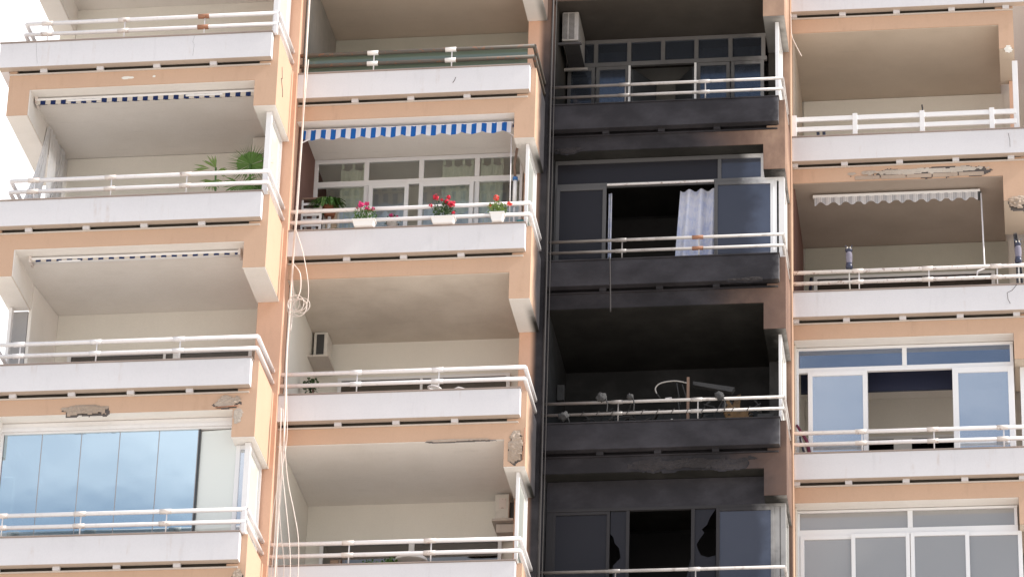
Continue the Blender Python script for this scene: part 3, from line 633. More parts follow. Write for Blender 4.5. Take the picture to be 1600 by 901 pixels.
crack([P(1,0,-8.93,0,-.30),P(1,0,-8.90,0,-.25),P(1,0,-8.885,0,-.20)],balc[1,0],.006)
crack([P(0,0,-12.93,0,-.03),P(0,0,-12.96,0,-.14),P(0,0,-12.93,0,-.2),P(0,0,-12.94,0,-.40)],balc[0,0],.0015)
crack([P(0,0,-15.55,0,-.04),P(0,0,-15.53,0,-.2),P(0,0,-15.50,0,-.42)],balc[0,0],.0015)
for a,b in ((-14.15,-13.9),(-13.62,-13.55)): rough_patch(a,b,-.70,-.64,YF[0]+.15,a,'wall',balc[0,0],ZK(0),.004,rim=False)
# reinforcement left bare in the spalled corner
MB().tube([P(0,2,-12.2,.125,-.79),P(0,2,-11.85,.12,-.775)],.009,6).build('rebar','sleeve_rust',balc[0,2])
MB().tube([P(1,2,-7.60,.10,-.66),P(1,2,-7.62,.10,-1.2)],.01,6).build('rebar','sleeve_rust',balc[1,2])

# ---------------------------------------------------------------- awnings
def awning_closed(c,k,u0,u1,v,h,label,arms):
    t=thing('awning',label,'awning',(u0,YF[c]+v,ZK(k)+h)); z=ZK(k)+h; y=YF[c]+v
    MB().tube([(u0,y+.10,z+.02),(u1,y+.10,z+.02)],.05,14).build('roller',arms[3],t)
    MB().box(u0,u1,y-.02,y+.03,z-.02,z+.02).build('front_bar','clean_white',t,bevel=.004)
    def fn(a,b):
        x=u0+(u1-u0)*a; return (x,y-.012-.004*math.sin(a*150),z-.02-arms[2]*b)
    MB().grid(fn,200,3).build('valance',arms[0],t)
    for a,b,dz in arms[1]:
        MB().box(min(a,b),max(a,b),y-.034,y-.014,z-.08+dz,z-.055+dz).build('folding_arm','clean_white',t)
    for u in (u0,u1): MB().box(u-.02,u+.02,y-.03,y+.18,z-.06,z+.075).build('end_bracket','sleeve',t)
    return t
awning_closed(0,1,-15.57,-11.97,.40,2.03,'rolled-up blue and cream striped awning under the upper left balcony ceiling, above the fan palm',('stripe_navy',[(-15.05,-14.5,0.02),(-13.1,-12.5,.02)],.075,'stripe_navy'))
awning_closed(0,2,-15.42,-12.05,.40,2.03,'rolled-up navy and white awning above the empty left balcony, with a thin loose rod',('stripe_navy',[(-14.95,-14.6,.0)],.035,'clean_white'))
# blue and white awning with scalloped valance
t=thing('awning','bright blue and white striped awning valance hanging over the geranium balcony','awning',P(1,1,-9.7,.35,1.95)); y=YF[1]+.33; z=ZK(1)
MB().tube([(-11.40,y+.1,z+2.02),(-7.94,y+.1,z+2.02)],.045,14).build('roller','stripe',t)
MB().box(-11.41,-7.95,y-.015,y+.03,z+1.975,z+2.015).build('front_bar','clean_white',t)
def fn(a,b):
    x=-11.41+3.42*a; sc=abs(math.sin((x+11.41)/.331*PI+.3))
    return (x,y-.02+.006*math.sin(a*180)-.03*b,z+2.0-b*(.165+.045*sc))
MB().grid(fn,240,4).build('valance','stripe',t)
MB().box(-7.96,-7.90,y-.02,y+.12,z+1.95,z+2.05).build('end_bracket','navy',t)
MB().tube([P(1,1,-11.30,.30,1.83),P(1,1,-11.43,.2,1.70)],.012,6).build('arm','rail',t); MB().tube([P(1,1,-8.10,.32,1.87),P(1,1,-7.90,.36,1.72)],.01,6).build('arm','rail',t)
# white scalloped awning with crank, fourth bay
t=thing('awning','white striped awning with scalloped edge and winding crank, under the damaged right balcony','awning',P(3,1,-1.9,.5,1.9)); y=YF[3]+.50; z=ZK(1)
MB().tube([(-3.28,y+.12,z+2.0),(-.55,y+.12,z+2.0)],.045,14).build('roller','clean_white',t)
MB().box(-3.30,-.52,y-.02,y+.05,z+1.985,z+2.035).build('front_bar','clean_white',t,bevel=.006)
def fn(a,b):
    x=-3.27+2.71*a; return (x,y-.012+.007*math.sin(a*130)-.02*b,z+1.99-b*(.135+.035*math.cos(a*PI*2*13)))
MB().grid(fn,260,4).build('valance','stripe_grey',t)
MB().box(-.56,-.50,y-.02,y+.14,z+1.90,z+1.985).build('winding_gear','dark',t)
MB().tube([P(3,1,-.505,.45,1.93),P(3,1,-.485,.42,.56),P(3,1,-.49,.40,.50),P(3,1,-.60,.36,.44),P(3,1,-.62,.36,.30)],.013,8).build('crank_rod','rail',t)

# ---------------------------------------------------------------- air conditioners
def ac(c,k,u0,u1,v0,v1,h0,h1,label,casing,fan,shelf=None):
    t=thing('air_conditioner',label,'air conditioner',P(c,k,(u0+u1)/2,v0,h0),'outdoor air conditioner units'); y=YF[c]; z=ZK(k)
    b=MB().box(u0,u1,y+v0,y+v1,z+h0,z+h1).build('casing',casing,t,bevel=.02)
    if fan=='front_dark':
        MB().box(u0+.05,u1-.055,y+v0-.008,y+v0+.004,z+h0+.06,z+h1-.05).build('grille','dark',t)
    if fan=='louvres':
        MB().box(u0+.02,u1-.07,y+v0-.003,y+v0+.002,z+h0+.03,z+h1-.03).build('grille_recess','black',t)
        mb=MB(); n=22
        for i in range(n): hh=z+h0+.04+(h1-h0-.08)*i/(n-1); mb.box(u0+.02,u1-.07,y+v0-.012,y+v0-.004,hh-.004,hh+.004)
        mb.box(u0+.095,u0+.115,y+v0-.014,y+v0-.003,z+h0+.02,z+h1-.02); mb.build('grille',casing,t)
    if fan=='panel':
        MB().box(u0+.07,u1-.05,y+v0-.006,y+v0+.002,z+h1-.26,z+h1-.07).build('service_panel','sleeve',t,bevel=.004)
        MB().box(u1-.001,u1+.07,y+v0+.1,y+v1-.02,z+h0+.03,z+h0+.32).build('pipe_cover','dark',t)
    return t
t=ac(1,2,-11.40,-11.17,2.0,2.4,1.60,2.07,'off-white air conditioner with dark grille on a white shelf against the left balcony wall','ac','front_dark')
MB().box(-11.44,-11.10,YF[1]+1.75,YF[1]+2.45,ZK(2)+1.50,ZK(2)+1.53).build('shelf','ledge',t)
MB().box(-11.38,-11.15,YF[1]+1.9,YF[1]+2.4,ZK(2)+1.53,ZK(2)+1.60).build('foot','panel_grey',t)
t=ac(1,3,-8.34,-8.11,2.15,2.46,1.62,2.05,'cream air conditioner seen end-on high in the right corner of a balcony, with service panel','ac','panel')
MB().box(-8.36,-8.02,YF[1]+2.0,YF[1]+2.46,ZK(3)+1.52,ZK(3)+1.56).build('shelf','ledge',t); MB().box(-8.3,-8.0,YF[1]+2.1,YF[1]+2.46,ZK(3)+1.36,ZK(3)+1.50).build('tray','ledge',t)
t=ac(2,0,-7.41,-7.13,.45,1.35,1.49,2.05,'smoke-stained grey louvred air conditioner on wall brackets at the top of the burnt column','ac_sooty','louvres')
for v in (.42,1.28): MB().box(-7.50,-7.07,YF[2]+v,YF[2]+v+.045,ZK(0)+1.40,ZK(0)+1.44).build('wall_bracket','pipe' if v<1 else 'ac_sooty',t)
MB().box(-7.38,-7.12,YF[2]+.5,YF[2]+1.3,ZK(0)+1.441,ZK(0)+1.489).build('foot','burnt',t)
t=ac(0,1,-12.30,-12.08,1.9,2.3,1.72,2.03,'small cream air conditioner high in the corner behind the big fan palm','ac','none')
MB().blob(P(0,1,-12.02,1.8,1.52),.09,(1,.8,1.1)).build('cable_bundle','leaf_dark',t)

# ---------------------------------------------------------------- plants
def palm(u,v,h,rad,n,label,big):
    t=thing('fan_palm',label,'potted palm',P(0,1,u,v,-.55)); z=ZK(1); y=YF[0]
    MB().lathe(P(0,1,u,v,-.55),[(.10,0),(.15,.22),(.165,.24),(.14,.23)]).build('pot','terracotta',t)
    MB().tube([P(0,1,u,v,-.33),P(0,1,u+.02,v,h*.4),P(0,1,u,v-.02,h)],.018,6).build('stem','leaf',t)
    fans=[(u,v,h,rad,n,0,330,0)] if big else [(u,v,h,rad,n,0,330,0)]
    if big: fans+=[(u+.10,v+.1,h-.30,rad*.85,22,170,370,1),(u-.12,v-.05,h-.38,rad*.8,20,150,400,1)]
    else: fans=[(u,v,h,.28,5,95,150,0),(u+.02,v,h-.06,.18,7,-40,30,0),(u-.05,v,h-.22,.20,16,180,360,1),(u-.1,v,h,.28,3,165,190,0)]
    for (cx,cv,ch,rr,nn,a0,a1,_) in fans:
        mb=MB()
        for i in range(nn):
            a=R(a0+(a1-a0)*i/max(1,nn-1)+rnd.uniform(-2,2))+ (R(-75) if big and not _ else 0); r1=rr*rnd.uniform(.92,1.05)
            d=Vector((math.cos(a),rnd.uniform(-.25,.05),math.sin(a))); pr=Vector((-math.sin(a),0,math.cos(a)))
            c0=Vector(P(0,1,cx,cv,ch)); wd=PI*rr*.62/nn*1.25 if (big and not _) else .018
            m1=c0+d*r1*(.56 if big else .5); e=c0+d*r1+Vector((0,0,-.02))
            fold=Vector((0,-.012,0))
            mb.quad(c0,m1-pr*wd,m1+fold); mb.quad(c0,m1+fold,m1+pr*wd); ow=.32 if (big and not _) else 1; mb.quad(m1-pr*wd*ow,e,m1+fold); mb.quad(m1+fold,e,m1+pr*wd*ow)
        mb.build('frond','leaf_palm' if big else 'leaf_light',t)
palm(-12.04,.72,.86,.40,64,'large fan palm with one round bright green frond behind the left balcony railing',True)
palm(-12.60,.72,.82,.25,10,'small spiky yellow-green palm left of the large fan palm',False)

def bush(mb,c,rx,rz,n,ry=.1,s=.035):
    for i in range(n):
        a=rnd.uniform(0,2*PI); r=rnd.random()**.5; p=Vector((c[0]+rx*r*math.cos(a),c[1]+rnd.uniform(-ry,ry),c[2]+rz*(r*math.sin(a)*.5+.5)))
        d=Vector((rnd.uniform(-1,1),rnd.uniform(-1,.2),rnd.uniform(-.4,1))).normalized(); q=d.orthogonal().normalized(); e=d.cross(q)
        k=s*rnd.uniform(.7,1.3); mb.quad(p,p+(q*.5+e*.35)*k,p+q*k,p+(q*.5-e*.35)*k) if i%3==0 else mb.quad(p,p+(d*.4+e*.45)*k,p+d*k,p+(d*.4-e*.45)*k)
def planter(u0,u1,v,h0,ht,label,leafmat,flmat,flowers,cat='flower box',name='flower_box',round_=False,lr=.6,nl=220,bmat='plastic_white',lh=.22):
    t=thing(name,label,cat,P(1,1,(u0+u1)/2,v,h0)); y=YF[1]+v; z=ZK(1)+h0; cx=(u0+u1)/2; wd=u1-u0
    if round_: MB().lathe((cx,y,z),[(wd*.34,0),(wd*.47,ht*.9),(wd*.5,ht*.9),(wd*.5,ht),(wd*.42,ht),(wd*.42,ht-.02)]).build('pot',bmat,t)
    else:
        i=.035
        MB().hexa([(u0+i,y-.07,z),(u0,y-.09,z+ht),(u0+i,y+.07,z),(u0,y+.09,z+ht),(u1-i,y-.07,z),(u1,y-.09,z+ht),(u1-i,y+.07,z),(u1,y+.09,z+ht)]).build('box',bmat,t,bevel=.008)
        MB().box(u0-.006,u1+.006,y-.097,y+.097,z+ht-.022,z+ht+.002).build('rim',bmat,t,bevel=.004)
    mb=MB(); bush(mb,(cx,y,z+ht-.01),wd*lr,lh,nl); mb.build('leaves',leafmat,t)
    for k,(du,dh,r) in enumerate(flowers):
        c=Vector((cx+du,y-.04-.03*(k%2),z+ht+dh)); f=MB()
        for i in range(26):
            d=Vector((rnd.gauss(0,1),rnd.gauss(0,1),rnd.gauss(0,.7))).normalized(); p=c+d*r*rnd.uniform(.5,1); q=d.orthogonal().normalized(); e=d.cross(q); s=r*.45
            f.quad(p-q*s,p-e*s+d*s*.3,p+q*s,p+e*s+d*s*.3)
        fo=f.build('flower_head',flmat,t)
        MB().tube([(cx+du*.5,y,z+ht),tuple(c)],.004,5).build('flower_stem',leafmat,t)
    return t
planter(-10.46,-10.09,.0,.002,.115,'white box of magenta geraniums on the parapet, left of the door gap','leaf','pink',[(-.06,.28,.055),(.04,.28,.045),(.05,.20,.045),(.15,.18,.03),(-.12,.22,.02)],lr=.5,nl=260)
planter(-9.19,-8.80,.0,.002,.115,'white box of crimson geraniums on the parapet, in the middle of the railing','leaf_dark','red',[(-.13,.36,.05),(.08,.34,.04),(-.03,.31,.028),(.06,.25,.05),(.14,.22,.06),(-.20,.20,.032),(.11,.24,.04),(.17,.06,.03)],lr=.42,nl=320,lh=.27)
planter(-8.24,-8.01,.0,.002,.15,'small white pot of coral geraniums at the right end of the parapet','leaf_light','coral',[(-.02,.27,.05),(.20,.14,.045),(-.12,.14,.025)],name='flower_pot',cat='flower pot',lr=.65,nl=260,lh=.2)
planter(-9.99,-9.80,.42,.16,.12,'small pot with a pink flower set back behind the rails beside the magenta box','leaf_dark','pink',[(-.01,.12,.045),(.09,.08,.03)],name='flower_pot',cat='flower pot',round_=True,lr=.6,nl=90,lh=.1,bmat='plastic_white')
# slatted white cabinet and fern at the left end
t=thing('slatted_stand','white slatted stand with brown top at the left end of the geranium balcony','stand',P(1,1,-11.3,.7,-.55)); y=YF[1]+.6; z=ZK(1)
mb=MB()
for x in (-11.43,-11.12): mb.box(x-.02,x+.02,y,y+.03,z-.55,z+.87); mb.box(x-.02,x+.02,y+.30,y+.33,z-.55,z+.87)
for i in range(14): mb.box(-11.41,-11.14,y+.004,y+.02,z-.5+i*.098,z-.46+i*.098)
mb.build('slats','plastic_white',t); MB().box(-11.45,-11.10,y-.02,y+.35,z+.871,z+.90).build('top','wood',t)
t=thing('fern','bushy green fern in a terracotta pot beside the white slatted stand','potted plant',P(1,1,-11.02,.75,-.55))
MB().tube([P(1,1,-11.0,.75,-.55),P(1,1,-11.0,.75,.62)],.03,8).build('pot_stand','plastic_white',t)
MB().lathe(P(1,1,-11.0,.75,.62),[(.08,0),(.12,.17),(.13,.18),(.1,.18)]).build('pot','terracotta',t)
mb=MB()
for i in range(220):
    a=rnd.uniform(0,2*PI); L_=rnd.uniform(.15,.34); c0=Vector(P(1,1,-11.04,.62,.84)); pts=[]
    for j in range(5): s_=j/4; pts.append(c0+Vector((math.cos(a)*L_*s_,math.sin(a)*L_*s_*.6,.20*s_-.30*s_*s_*rnd.uniform(.7,1.2))))
    for p,q in zip(pts,pts[1:]):
        e=Vector((math.sin(a),-math.cos(a),.3))*.012; mb.quad(p-e,q-e,q+e,p+e)
mb.build('fronds','leaf',t)
planter(-10.98,-10.78,.72,.10,.12,'low green plant under the fern, half hidden by the lower rail','leaf','pink',[],name='potted_plant',cat='potted plant',round_=True,lr=.7,nl=120,lh=.16)
# folded parasol
t=thing('folded_parasol','slim folded white and brown parasol hanging by the right window frame','parasol',P(1,1,-7.94,.5,-.4))
MB().tube([P(1,1,-7.91,.5,1.66),P(1,1,-7.95,.5,1.3),P(1,1,-7.93,.5,1.05)],.022,8).build('pole','wood',t)
MB().tube([P(1,1,-7.93,.5,1.05),P(1,1,-7.93,.5,.55)],.032,10,r2=.036).build('canopy','plastic_white',t); MB().tube([P(1,1,-7.93,.5,1.08),P(1,1,-7.93,.5,1.02)],.042,10).build('band','blue',t)
MB().tube([P(1,1,-7.93,.5,.55),P(1,1,-7.94,.5,-.5)],.016,8).build('foot_pole','rail',t)
tag(MB().tube([P(1,1,-7.99,.34,1.75),P(1,1,-7.985,.34,.9),P(1,1,-7.98,.34,.1)],.008,6).build('cord','rail'),'thin pale cord hanging beside the folded parasol','cord')
t=thing('teal_box','small teal tub behind the right end of the flowered railing','tub',P(1,1,-7.82,.6,.1)); MB().lathe(P(1,1,-7.83,.6,.10),[(.06,0),(.075,.2),(.08,.22),(.07,.22)]).build('tub','teal',t); MB().box(-7.9,-7.76,YF[1]+.52,YF[1]+.68,ZK(1)-.55,ZK(1)+.098).build('stand','plastic_white',t)
# low items glimpsed behind the rails
t=thing('plant_pot_pair','pair of leafy green plants behind the lowest railing, left of a white dome lamp','potted plants',P(1,3,-9.9,.6,-.55))
for du in (0,.30):
    MB().lathe(P(1,3,-10.02+du,.6,-.2),[(.08,0),(.11,.2),(.12,.22),(.1,.22)]).build('pot','terracotta',t)
    mb=MB(); bush(mb,P(1,3,-10.02+du,.6,.0),.15,.28+du*.15,200,.1,.05); mb.build('leaves','leaf',t)
MB().box(-10.2,-9.6,YF[1]+.45,YF[1]+.75,ZK(3)-.55,ZK(3)-.205).build('bench','wood',t)
t=thing('round_table','white domed round garden table behind the lowest railing of the second bay','table',P(1,3,-9.38,1.0,-.55))
MB().lathe(P(1,3,-9.40,.7,.28),[(.27,0),(.25,.06),(.18,.11),(.08,.14),(.01,.15)],28).build('top','plastic_white',t); MB().tube([P(1,3,-9.4,.7,-.55),P(1,3,-9.4,.7,.28)],.03,8).build('pedestal','plastic_white',t)
t=thing('garden_hose','loose coil of pale hose lying on the parapet behind the rails, second bay','hose',P(1,2,-8.8,.3,.1))
mb=MB(); mb.tube([P(1,2,-8.98+.14*math.cos(a)-.02*a,.35+.1*math.sin(a),.13+.07*math.sin(a*.5)) for a in [i*.4 for i in range(24)]],.016,7); mb.tube([P(1,2,-8.9,.35,.09),P(1,2,-8.7,.3,.16),P(1,2,-8.5,.3,.1)],.02,7); mb.build('coil','rail',t)
t=thing('dark_plant','dark leafy plant under the air conditioner in the left corner','potted plant',P(1,2,-11.2,1.2,-.55))
MB().lathe(P(1,2,-11.2,1.2,-.55),[(.11,0),(.15,.3),(.16,.32),(.12,.32)]).build('pot','terracotta',t); MB().tube([P(1,2,-11.2,1.2,-.3),P(1,2,-11.2,1.2,.7)],.02,6).build('stem','wood',t)
mb=MB(); bush(mb,P(1,2,-11.25,1.2,.62),.13,.2,120,.1,.05); mb.build('leaves','leaf_dark',t)

# curtains knotted at the open left side of the upper left balcony
def gather(p0,p1,r0,r1,label,bow):
    p0,p1=Vector(p0),Vector(p1)
    def fn(a,b):
        p=p0.lerp(p1,b)+Vector(bow)*math.sin(b*PI); r=r0+(r1-r0)*b; t_=a*2*PI
        w_=1+.22*math.sin(t_*7+b*3)
        return p+Vector((.35*math.cos(t_)*r*w_,math.sin(t_)*r*w_,0))
    tag(MB().grid(fn,84,16).build('curtain','curtain'),label,'curtain')
gather(P(0,1,-15.58,1.30,2.02),P(0,1,-15.62,.62,.02),.05,.26,'white sheer curtain gathered aslant in the open left side of the balcony, nearer one',(0,.1,0))
gather(P(0,1,-15.56,2.1,2.02),P(0,1,-15.60,1.45,.02),.12,.34,'white sheer curtain bunched against the back corner of the open left side',(0,.12,0))
def fn(a,b): return Vector(P(0,1,-15.56+.02*math.sin(a*40),1.35+1.1*a,2.03-2.0*b))+Vector((.0,.0,0))
tag(MB().grid(fn,60,6).build('curtain','curtain'),'white sheer curtain drawn flat along the left side, its rings under the ceiling','curtain')

# ---------------------------------------------------------------- cables and pipes
def smooth_pts(p,n=6):
    p=[Vector(q) for q in p]; out=[]
    for i in range(len(p)-1):
        a,b,c,d=p[max(i-1,0)],p[i],p[i+1],p[min(i+2,len(p)-1)]
        for j in range(n):
            t=j/n; out.append(.5*((2*b)+(c-a)*t+(2*a-5*b+4*c-d)*t*t+(3*b-a-3*c+d)*t**3))
    return out+[p[-1]]
def cable(p,y,r,label,group='loose cables hanging down the pier',mat='cable',name='hanging_cable'):
    return tag(MB().tube(smooth_pts([(x,y,z) for x,z in p]),r,7).build(name,mat),label,'cable',group)
cable([(-11.351,36.2),(-11.351,34.182),(-11.351,32.963),(-11.34,31.764),(-11.35,30.587),(-11.363,29.66),(-11.367,28.973),(-11.37,28.293),(-11.374,27.62),(-11.345,26.731),(-11.337,25.855),(-11.349,24.992),(-11.349,23.4)],52.98,.017,'thickest pale cable running the full height beside the first pier')
cable([(-11.30,33.0),(-11.329,31.764),(-11.331,30.237),(-11.358,29.201),(-11.307,28.63),(-11.327,28.066)],52.94,.009,'thin pale cable ending at the cable coil')
cable([(-11.351,29.258),(-11.228,29.082),(-11.202,28.796),(-11.245,28.628)],52.92,.010,'short thick loop of pale cable just above the coil')
cable([(-11.344,29.89),(-11.194,29.424),(-11.081,28.848),(-11.094,28.508),(-11.211,28.377)],52.93,.007,'long thin loop of pale cable bulging right of the coil')
mb=MB()
for i,(dx,dz,a_,b_) in enumerate(((0,0,.13,.15),(.03,-.02,.15,.10),(.06,-.06,.11,.15),(-.03,.02,.09,.13),(.10,-.02,.12,.13),(.02,-.05,.16,.16))):
    mb.tube([(-11.26+dx+a_*math.cos(t_/24*2*PI),52.90+.008*i,28.53+dz+b_*math.sin(t_/24*2*PI)) for t_ in range(25)],.006,6)
tag(mb.build('cable_coil','cable'),'tangled coil of pale cable hanging at the pier between first and second bays','cable')
st=[[(-11.407,26.733),(-11.347,25.856),(-11.171,24.665),(-11.109,24.079),(-11.10,23.5)],[(-11.396,26.733),(-11.363,25.423),(-11.291,24.669),(-11.208,24.082),(-11.22,23.5)],[(-11.4,26.623),(-11.394,25.424),(-11.385,24.565),(-11.398,24.087),(-11.41,23.5)],[(-11.376,26.732),(-11.255,25.636),(-11.109,24.987),(-11.02,24.558),(-10.99,24.079),(-10.99,23.5)],[(-11.386,26.184),(-11.379,24.993),(-11.328,24.085),(-11.30,23.5)],[(-11.385,27.62),(-11.32,26.731),(-11.30,26.074),(-11.44,25.0),(-11.46,23.6)]]
lb=['loose pale cable strand swinging right, second from the outside, by the lowest railing','loose pale cable strand in the middle of the fanned bundle','straight pale cable strand at the left of the fanned bundle','outermost pale cable strand bowing right over the lowest railing','short pale cable strand starting halfway down the fanned bundle','pale cable strand crossing to the far left of the fanned bundle']
for i,(s__,l_) in enumerate(zip(st,lb)): cable(s__,52.93+.012*i,.0065,l_)
cable([(-3.613,35.208),(-3.604,34.829),(-3.551,34.637),(-3.433,34.368)],55.84,.007,'short white wire dangling at the left of the top right balcony',None)
cable([(-6.47,29.96),(-6.455,29.5),(-6.443,28.976)],54.46,.012,'dark rod hanging below the open sooted window','','pipe','hanging_rod')
cable([(-7.500,37.0),(-7.505,33.248),(-7.500,30.844),(-7.496,27.726),(-7.49,23.0)],54.46,.02,'grey pipe running down the left edge of the burnt column','','pipe','drain_pipe')
cable([(-7.44,37.0),(-7.45,33.3),(-7.442,30.8),(-7.44,27.7),(-7.44,23.0)],54.47,.009,'thin dark conduit beside the grey pipe of the burnt column','','pipe','conduit')

# ---------------------------------------------------------------- burnt balcony contents
t=thing('burnt_awning_frame','twisted pale arched tube and sagging slatted sheet of a burnt awning on the burnt balcony','awning frame',P(2,2,-5.2,.5,0))
MB().tube(smooth_pts([P(2,2,-5.74,.5,.70),P(2,2,-5.76,.5,.80),P(2,2,-5.67,.5,.885),P(2,2,-5.45,.5,.915),P(2,2,-5.25,.5,.87)]),.012,7).build('bent_tube','ac_sooty',t)
MB().hexa([P(2,2,-5.16,.5,.84),P(2,2,-5.16,.5,.90),P(2,2,-5.16,.62,.84),P(2,2,-5.16,.62,.90),P(2,2,-4.54,.5,.69),P(2,2,-4.49,.5,.77),P(2,2,-4.54,.62,.69),P(2,2,-4.49,.62,.77)]).build('slatted_sheet','burnt_grey',t)
for k_,(a,b,c2,d) in enumerate(((-5.75,.72,-5.68,.62),(-5.42,.88,-5.36,.5),(-5.33,.85,-5.24,.52),(-5.40,.62,-5.34,.10),(-5.60,.60,-5.50,.62))): MB().tube([P(2,2,a,.5,b),P(2,2,c2,.52,d)],.010 if k_!=4 else .02,6).build('strut','burnt_grey' if k_!=4 else 'rail_peel',t)
mb=MB(); r5=random.Random(5)
for i in range(60):
    u=r5.uniform(-6.8,-4.0); h=r5.uniform(-.1,.42)*(1.2-abs(u+5.3)*.3); a=r5.uniform(-.3,.3); b=r5.uniform(-.28,.28)
    mb.tube([P(2,2,u,.55+r5.uniform(-.1,.3),h),P(2,2,u+a*.5,.6,h+b*.6+.04),P(2,2,u+a,.55,h+b)],r5.uniform(.006,.018),5)
for i in range(16):
    u=-6.9+i*.19; mb.blob(P(2,2,u,.85,r5.uniform(-.35,-.05)),r5.uniform(.12,.26),(1,.8,.9),2,.7)
tag(mb.build('charred_debris','burnt'),'low tangle of charred debris heaped behind the burnt balcony railing','debris',None,'stuff')
t=thing('wooden_post','upright scorched wooden post behind the rails of the burnt balcony','post',P(2,2,-5.22,.4,-.5))
MB().box(-5.248,-5.205,YF[2]+.38,YF[2]+.43,ZK(2)-.5,ZK(2)+.92).build('post','wood',t)
t=thing('scorched_bag','scorched amber cloth bundle behind the burnt railing right of the post','bundle',P(2,2,-4.5,.6,-.5))
mb=MB().blob(P(2,2,-4.5,.62,.22),.2,(.9,.6,1.6),3,.5); mb.build('bundle','amber',t); MB().blob(P(2,2,-4.62,.6,.48),.08,(1,.7,1.3),2,.6).build('knot','burnt_grey',t)
MB().box(-4.66,-4.36,YF[2]+.5,YF[2]+.75,ZK(2)-.55,ZK(2)-.08).build('stand','burnt',t)
t=thing('burnt_crate','grey scorched crate in the right corner of the burnt balcony','crate',P(2,2,-4.0,.6,-.5)); MB().box(-4.13,-3.86,YF[2]+.5,YF[2]+.8,ZK(2)-.5,ZK(2)+.30).build('crate','burnt_grey',t,bevel=.02)
t=thing('white_bottle','pale molten bottle standing behind the burnt rails left of the wooden post','bottle',P(2,2,-5.49,.45,.0)); MB().lathe(P(2,2,-5.49,.45,.0),[(.04,0),(.042,.13),(.02,.18),(.018,.22)],14).build('bottle','ac',t)
for (u,h,rr,l_) in ((-6.58,.46,.10,'grey charred lump stuck on the top rail, leftmost of those on it'),(-6.12,.46,.065,'small pale charred lump on the top rail between two darker ones'),(-7.18,.15,.10,'charred lump hanging at the left end of the lower rail'),(-4.70,.42,.09,'dark charred lump on the top rail above the amber bundle')):
    t=thing('charred_lamp',l_,'charred lump',P(2,2,u,.08,h)); MB().blob(P(2,2,u,.08,h),rr*.8,(1,.7,1.0),3,.28).build('shell','burnt_grey' ,t); MB().tube(smooth_pts([P(2,2,u+rr*.6,.07,h),P(2,2,u+rr,.07,h-.12),P(2,2,u+rr*.9,.07,h-.26)]),.009,6).build('flex','burnt_grey',t)
t=thing('wall_box','small grey box on the blackened left wall','box',P(2,2,-7.4,1.4,1.05)); MB().box(-7.46,-7.34,YF[2]+1.3,YF[2]+1.42,ZK(2)+1.02,ZK(2)+1.30).build('box','burnt_grey',t,bevel=.01)
# charred wire wrapped round the lower rail
mb=MB()
for i in range(12):
    u=-6.9+i*.24; mb.tube([P(2,2,u,.06,.14),P(2,2,u+.02,.065,.19),P(2,2,u+.05,.08,.225)],.006,5)
tag(mb.build('rail_wire','burnt'),'black wire wound along the lower rail of the burnt balcony','wire')

# ---------------------------------------------------------------- small things of the fourth bay
def decoy(u,label):
    t=thing('bird_decoy',label,'bird decoy',P(3,1,u,.08,.40),'owl-shaped decoys on the right railing')
    MB().lathe(P(3,1,u,.10,.42),[(.03,0),(.042,.06),(.055,.18),(.055,.27),(.045,.31)],14).build('body','pale_cloth_grey',t)
    MB().blob(P(3,1,u,.10,.77),.06,(1,1,.85)).build('head','navy',t)
    for s in (-1,1): MB().tube([P(3,1,u+.04*s,.09,.82),P(3,1,u+.055*s,.09,.87)],.014,5,r2=.003).build('ear','navy',t); MB().blob(P(3,1,u+.025*s,.04,.79),.016,n=1).build('eye','ac',t)
    MB().tube([P(3,1,u,.10,.42),P(3,1,u,.09,.2),P(3,1,u+.01,.09,.05)],.012,6).build('stake','ac',t)
    MB().lathe(P(3,1,u,.10,.44),[(.05,-.02),(.06,.03),(.05,.09)],12).build('foot_wrap','navy',t)
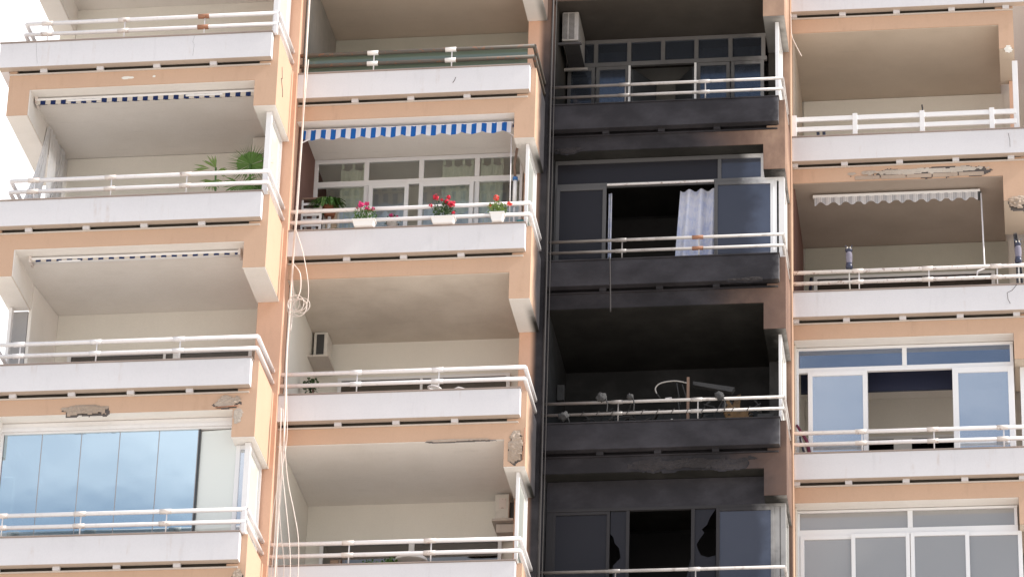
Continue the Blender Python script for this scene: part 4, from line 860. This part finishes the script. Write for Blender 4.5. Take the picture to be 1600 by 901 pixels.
decoy(-2.69,'small grey owl decoy standing on the left part of the peeling rail')
decoy(.07,'small grey owl decoy standing at the right end of the peeling rail')
t=thing('folded_umbrella','folded burgundy striped parasol behind the left corner of the upper glazed balcony','parasol',P(3,2,-3.45,.3,-.3))
MB().tube([P(3,2,-3.58,.28,.62),P(3,2,-3.42,.30,.34),P(3,2,-3.36,.32,.02)],.02,8,r2=.035).build('canopy','burgundy',t); MB().tube([P(3,2,-3.53,.27,.40),P(3,2,-3.44,.29,.02)],.018,8).build('handle','navy',t)
MB().tube([P(3,2,-3.51,.27,.38),P(3,2,-3.40,.29,.03)],.008,6).build('stripe','clean_white',t)
t=thing('radio_aerial','short black aerial rising above the white flat railing','aerial',P(3,0,-1.42,.2,.2)); MB().tube([P(3,0,-1.42,.2,.0),P(3,0,-1.425,.2,.48),P(3,0,-1.44,.2,.62)],.014,6).build('mast','black',t)
t=thing('furled_sheet','dark grey sheet hanging furled in the right corner below the broken bracket','sheet',P(3,1,0,.6,-.5))
def fn(a,b): return Vector(P(3,1,.03+.05*math.sin(b*3)+(.03+.05*b)*(a-.5)*2,.62+.03*math.sin(a*18),1.25-1.75*b))
MB().grid(fn,24,10).build('sheet','panel_grey2',t)
MB().box(.02,.12,YF[3]+1.22,YF[3]+1.34,ZK(0)-.5,ZK(0)+1.6).build('corner_pillar','peach_deep',balc[3,0])
t=thing('leaning_pole','dark pole leaning in the left corner behind the peeling rail','pole',P(3,1,-3.5,1.4,-.5)); MB().tube([P(3,1,-3.52,1.5,-.5),P(3,1,-3.42,1.9,1.2)],.03,7).build('pole','navy',t)
t=thing('clutter_stool','dark folding stool behind the left end of the white flat railing','stool',P(3,0,-3.0,.9,-.5))
for u in (-3.25,-3.15): MB().box(u,u+.05,YF[3]+.9,YF[3]+.95,ZK(0)-.5,ZK(0)+.60).build('leg','navy',t)
MB().box(-3.5,-3.1,YF[3]+.8,YF[3]+1.1,ZK(0)+.25,ZK(0)+.30).build('seat','dark',t)
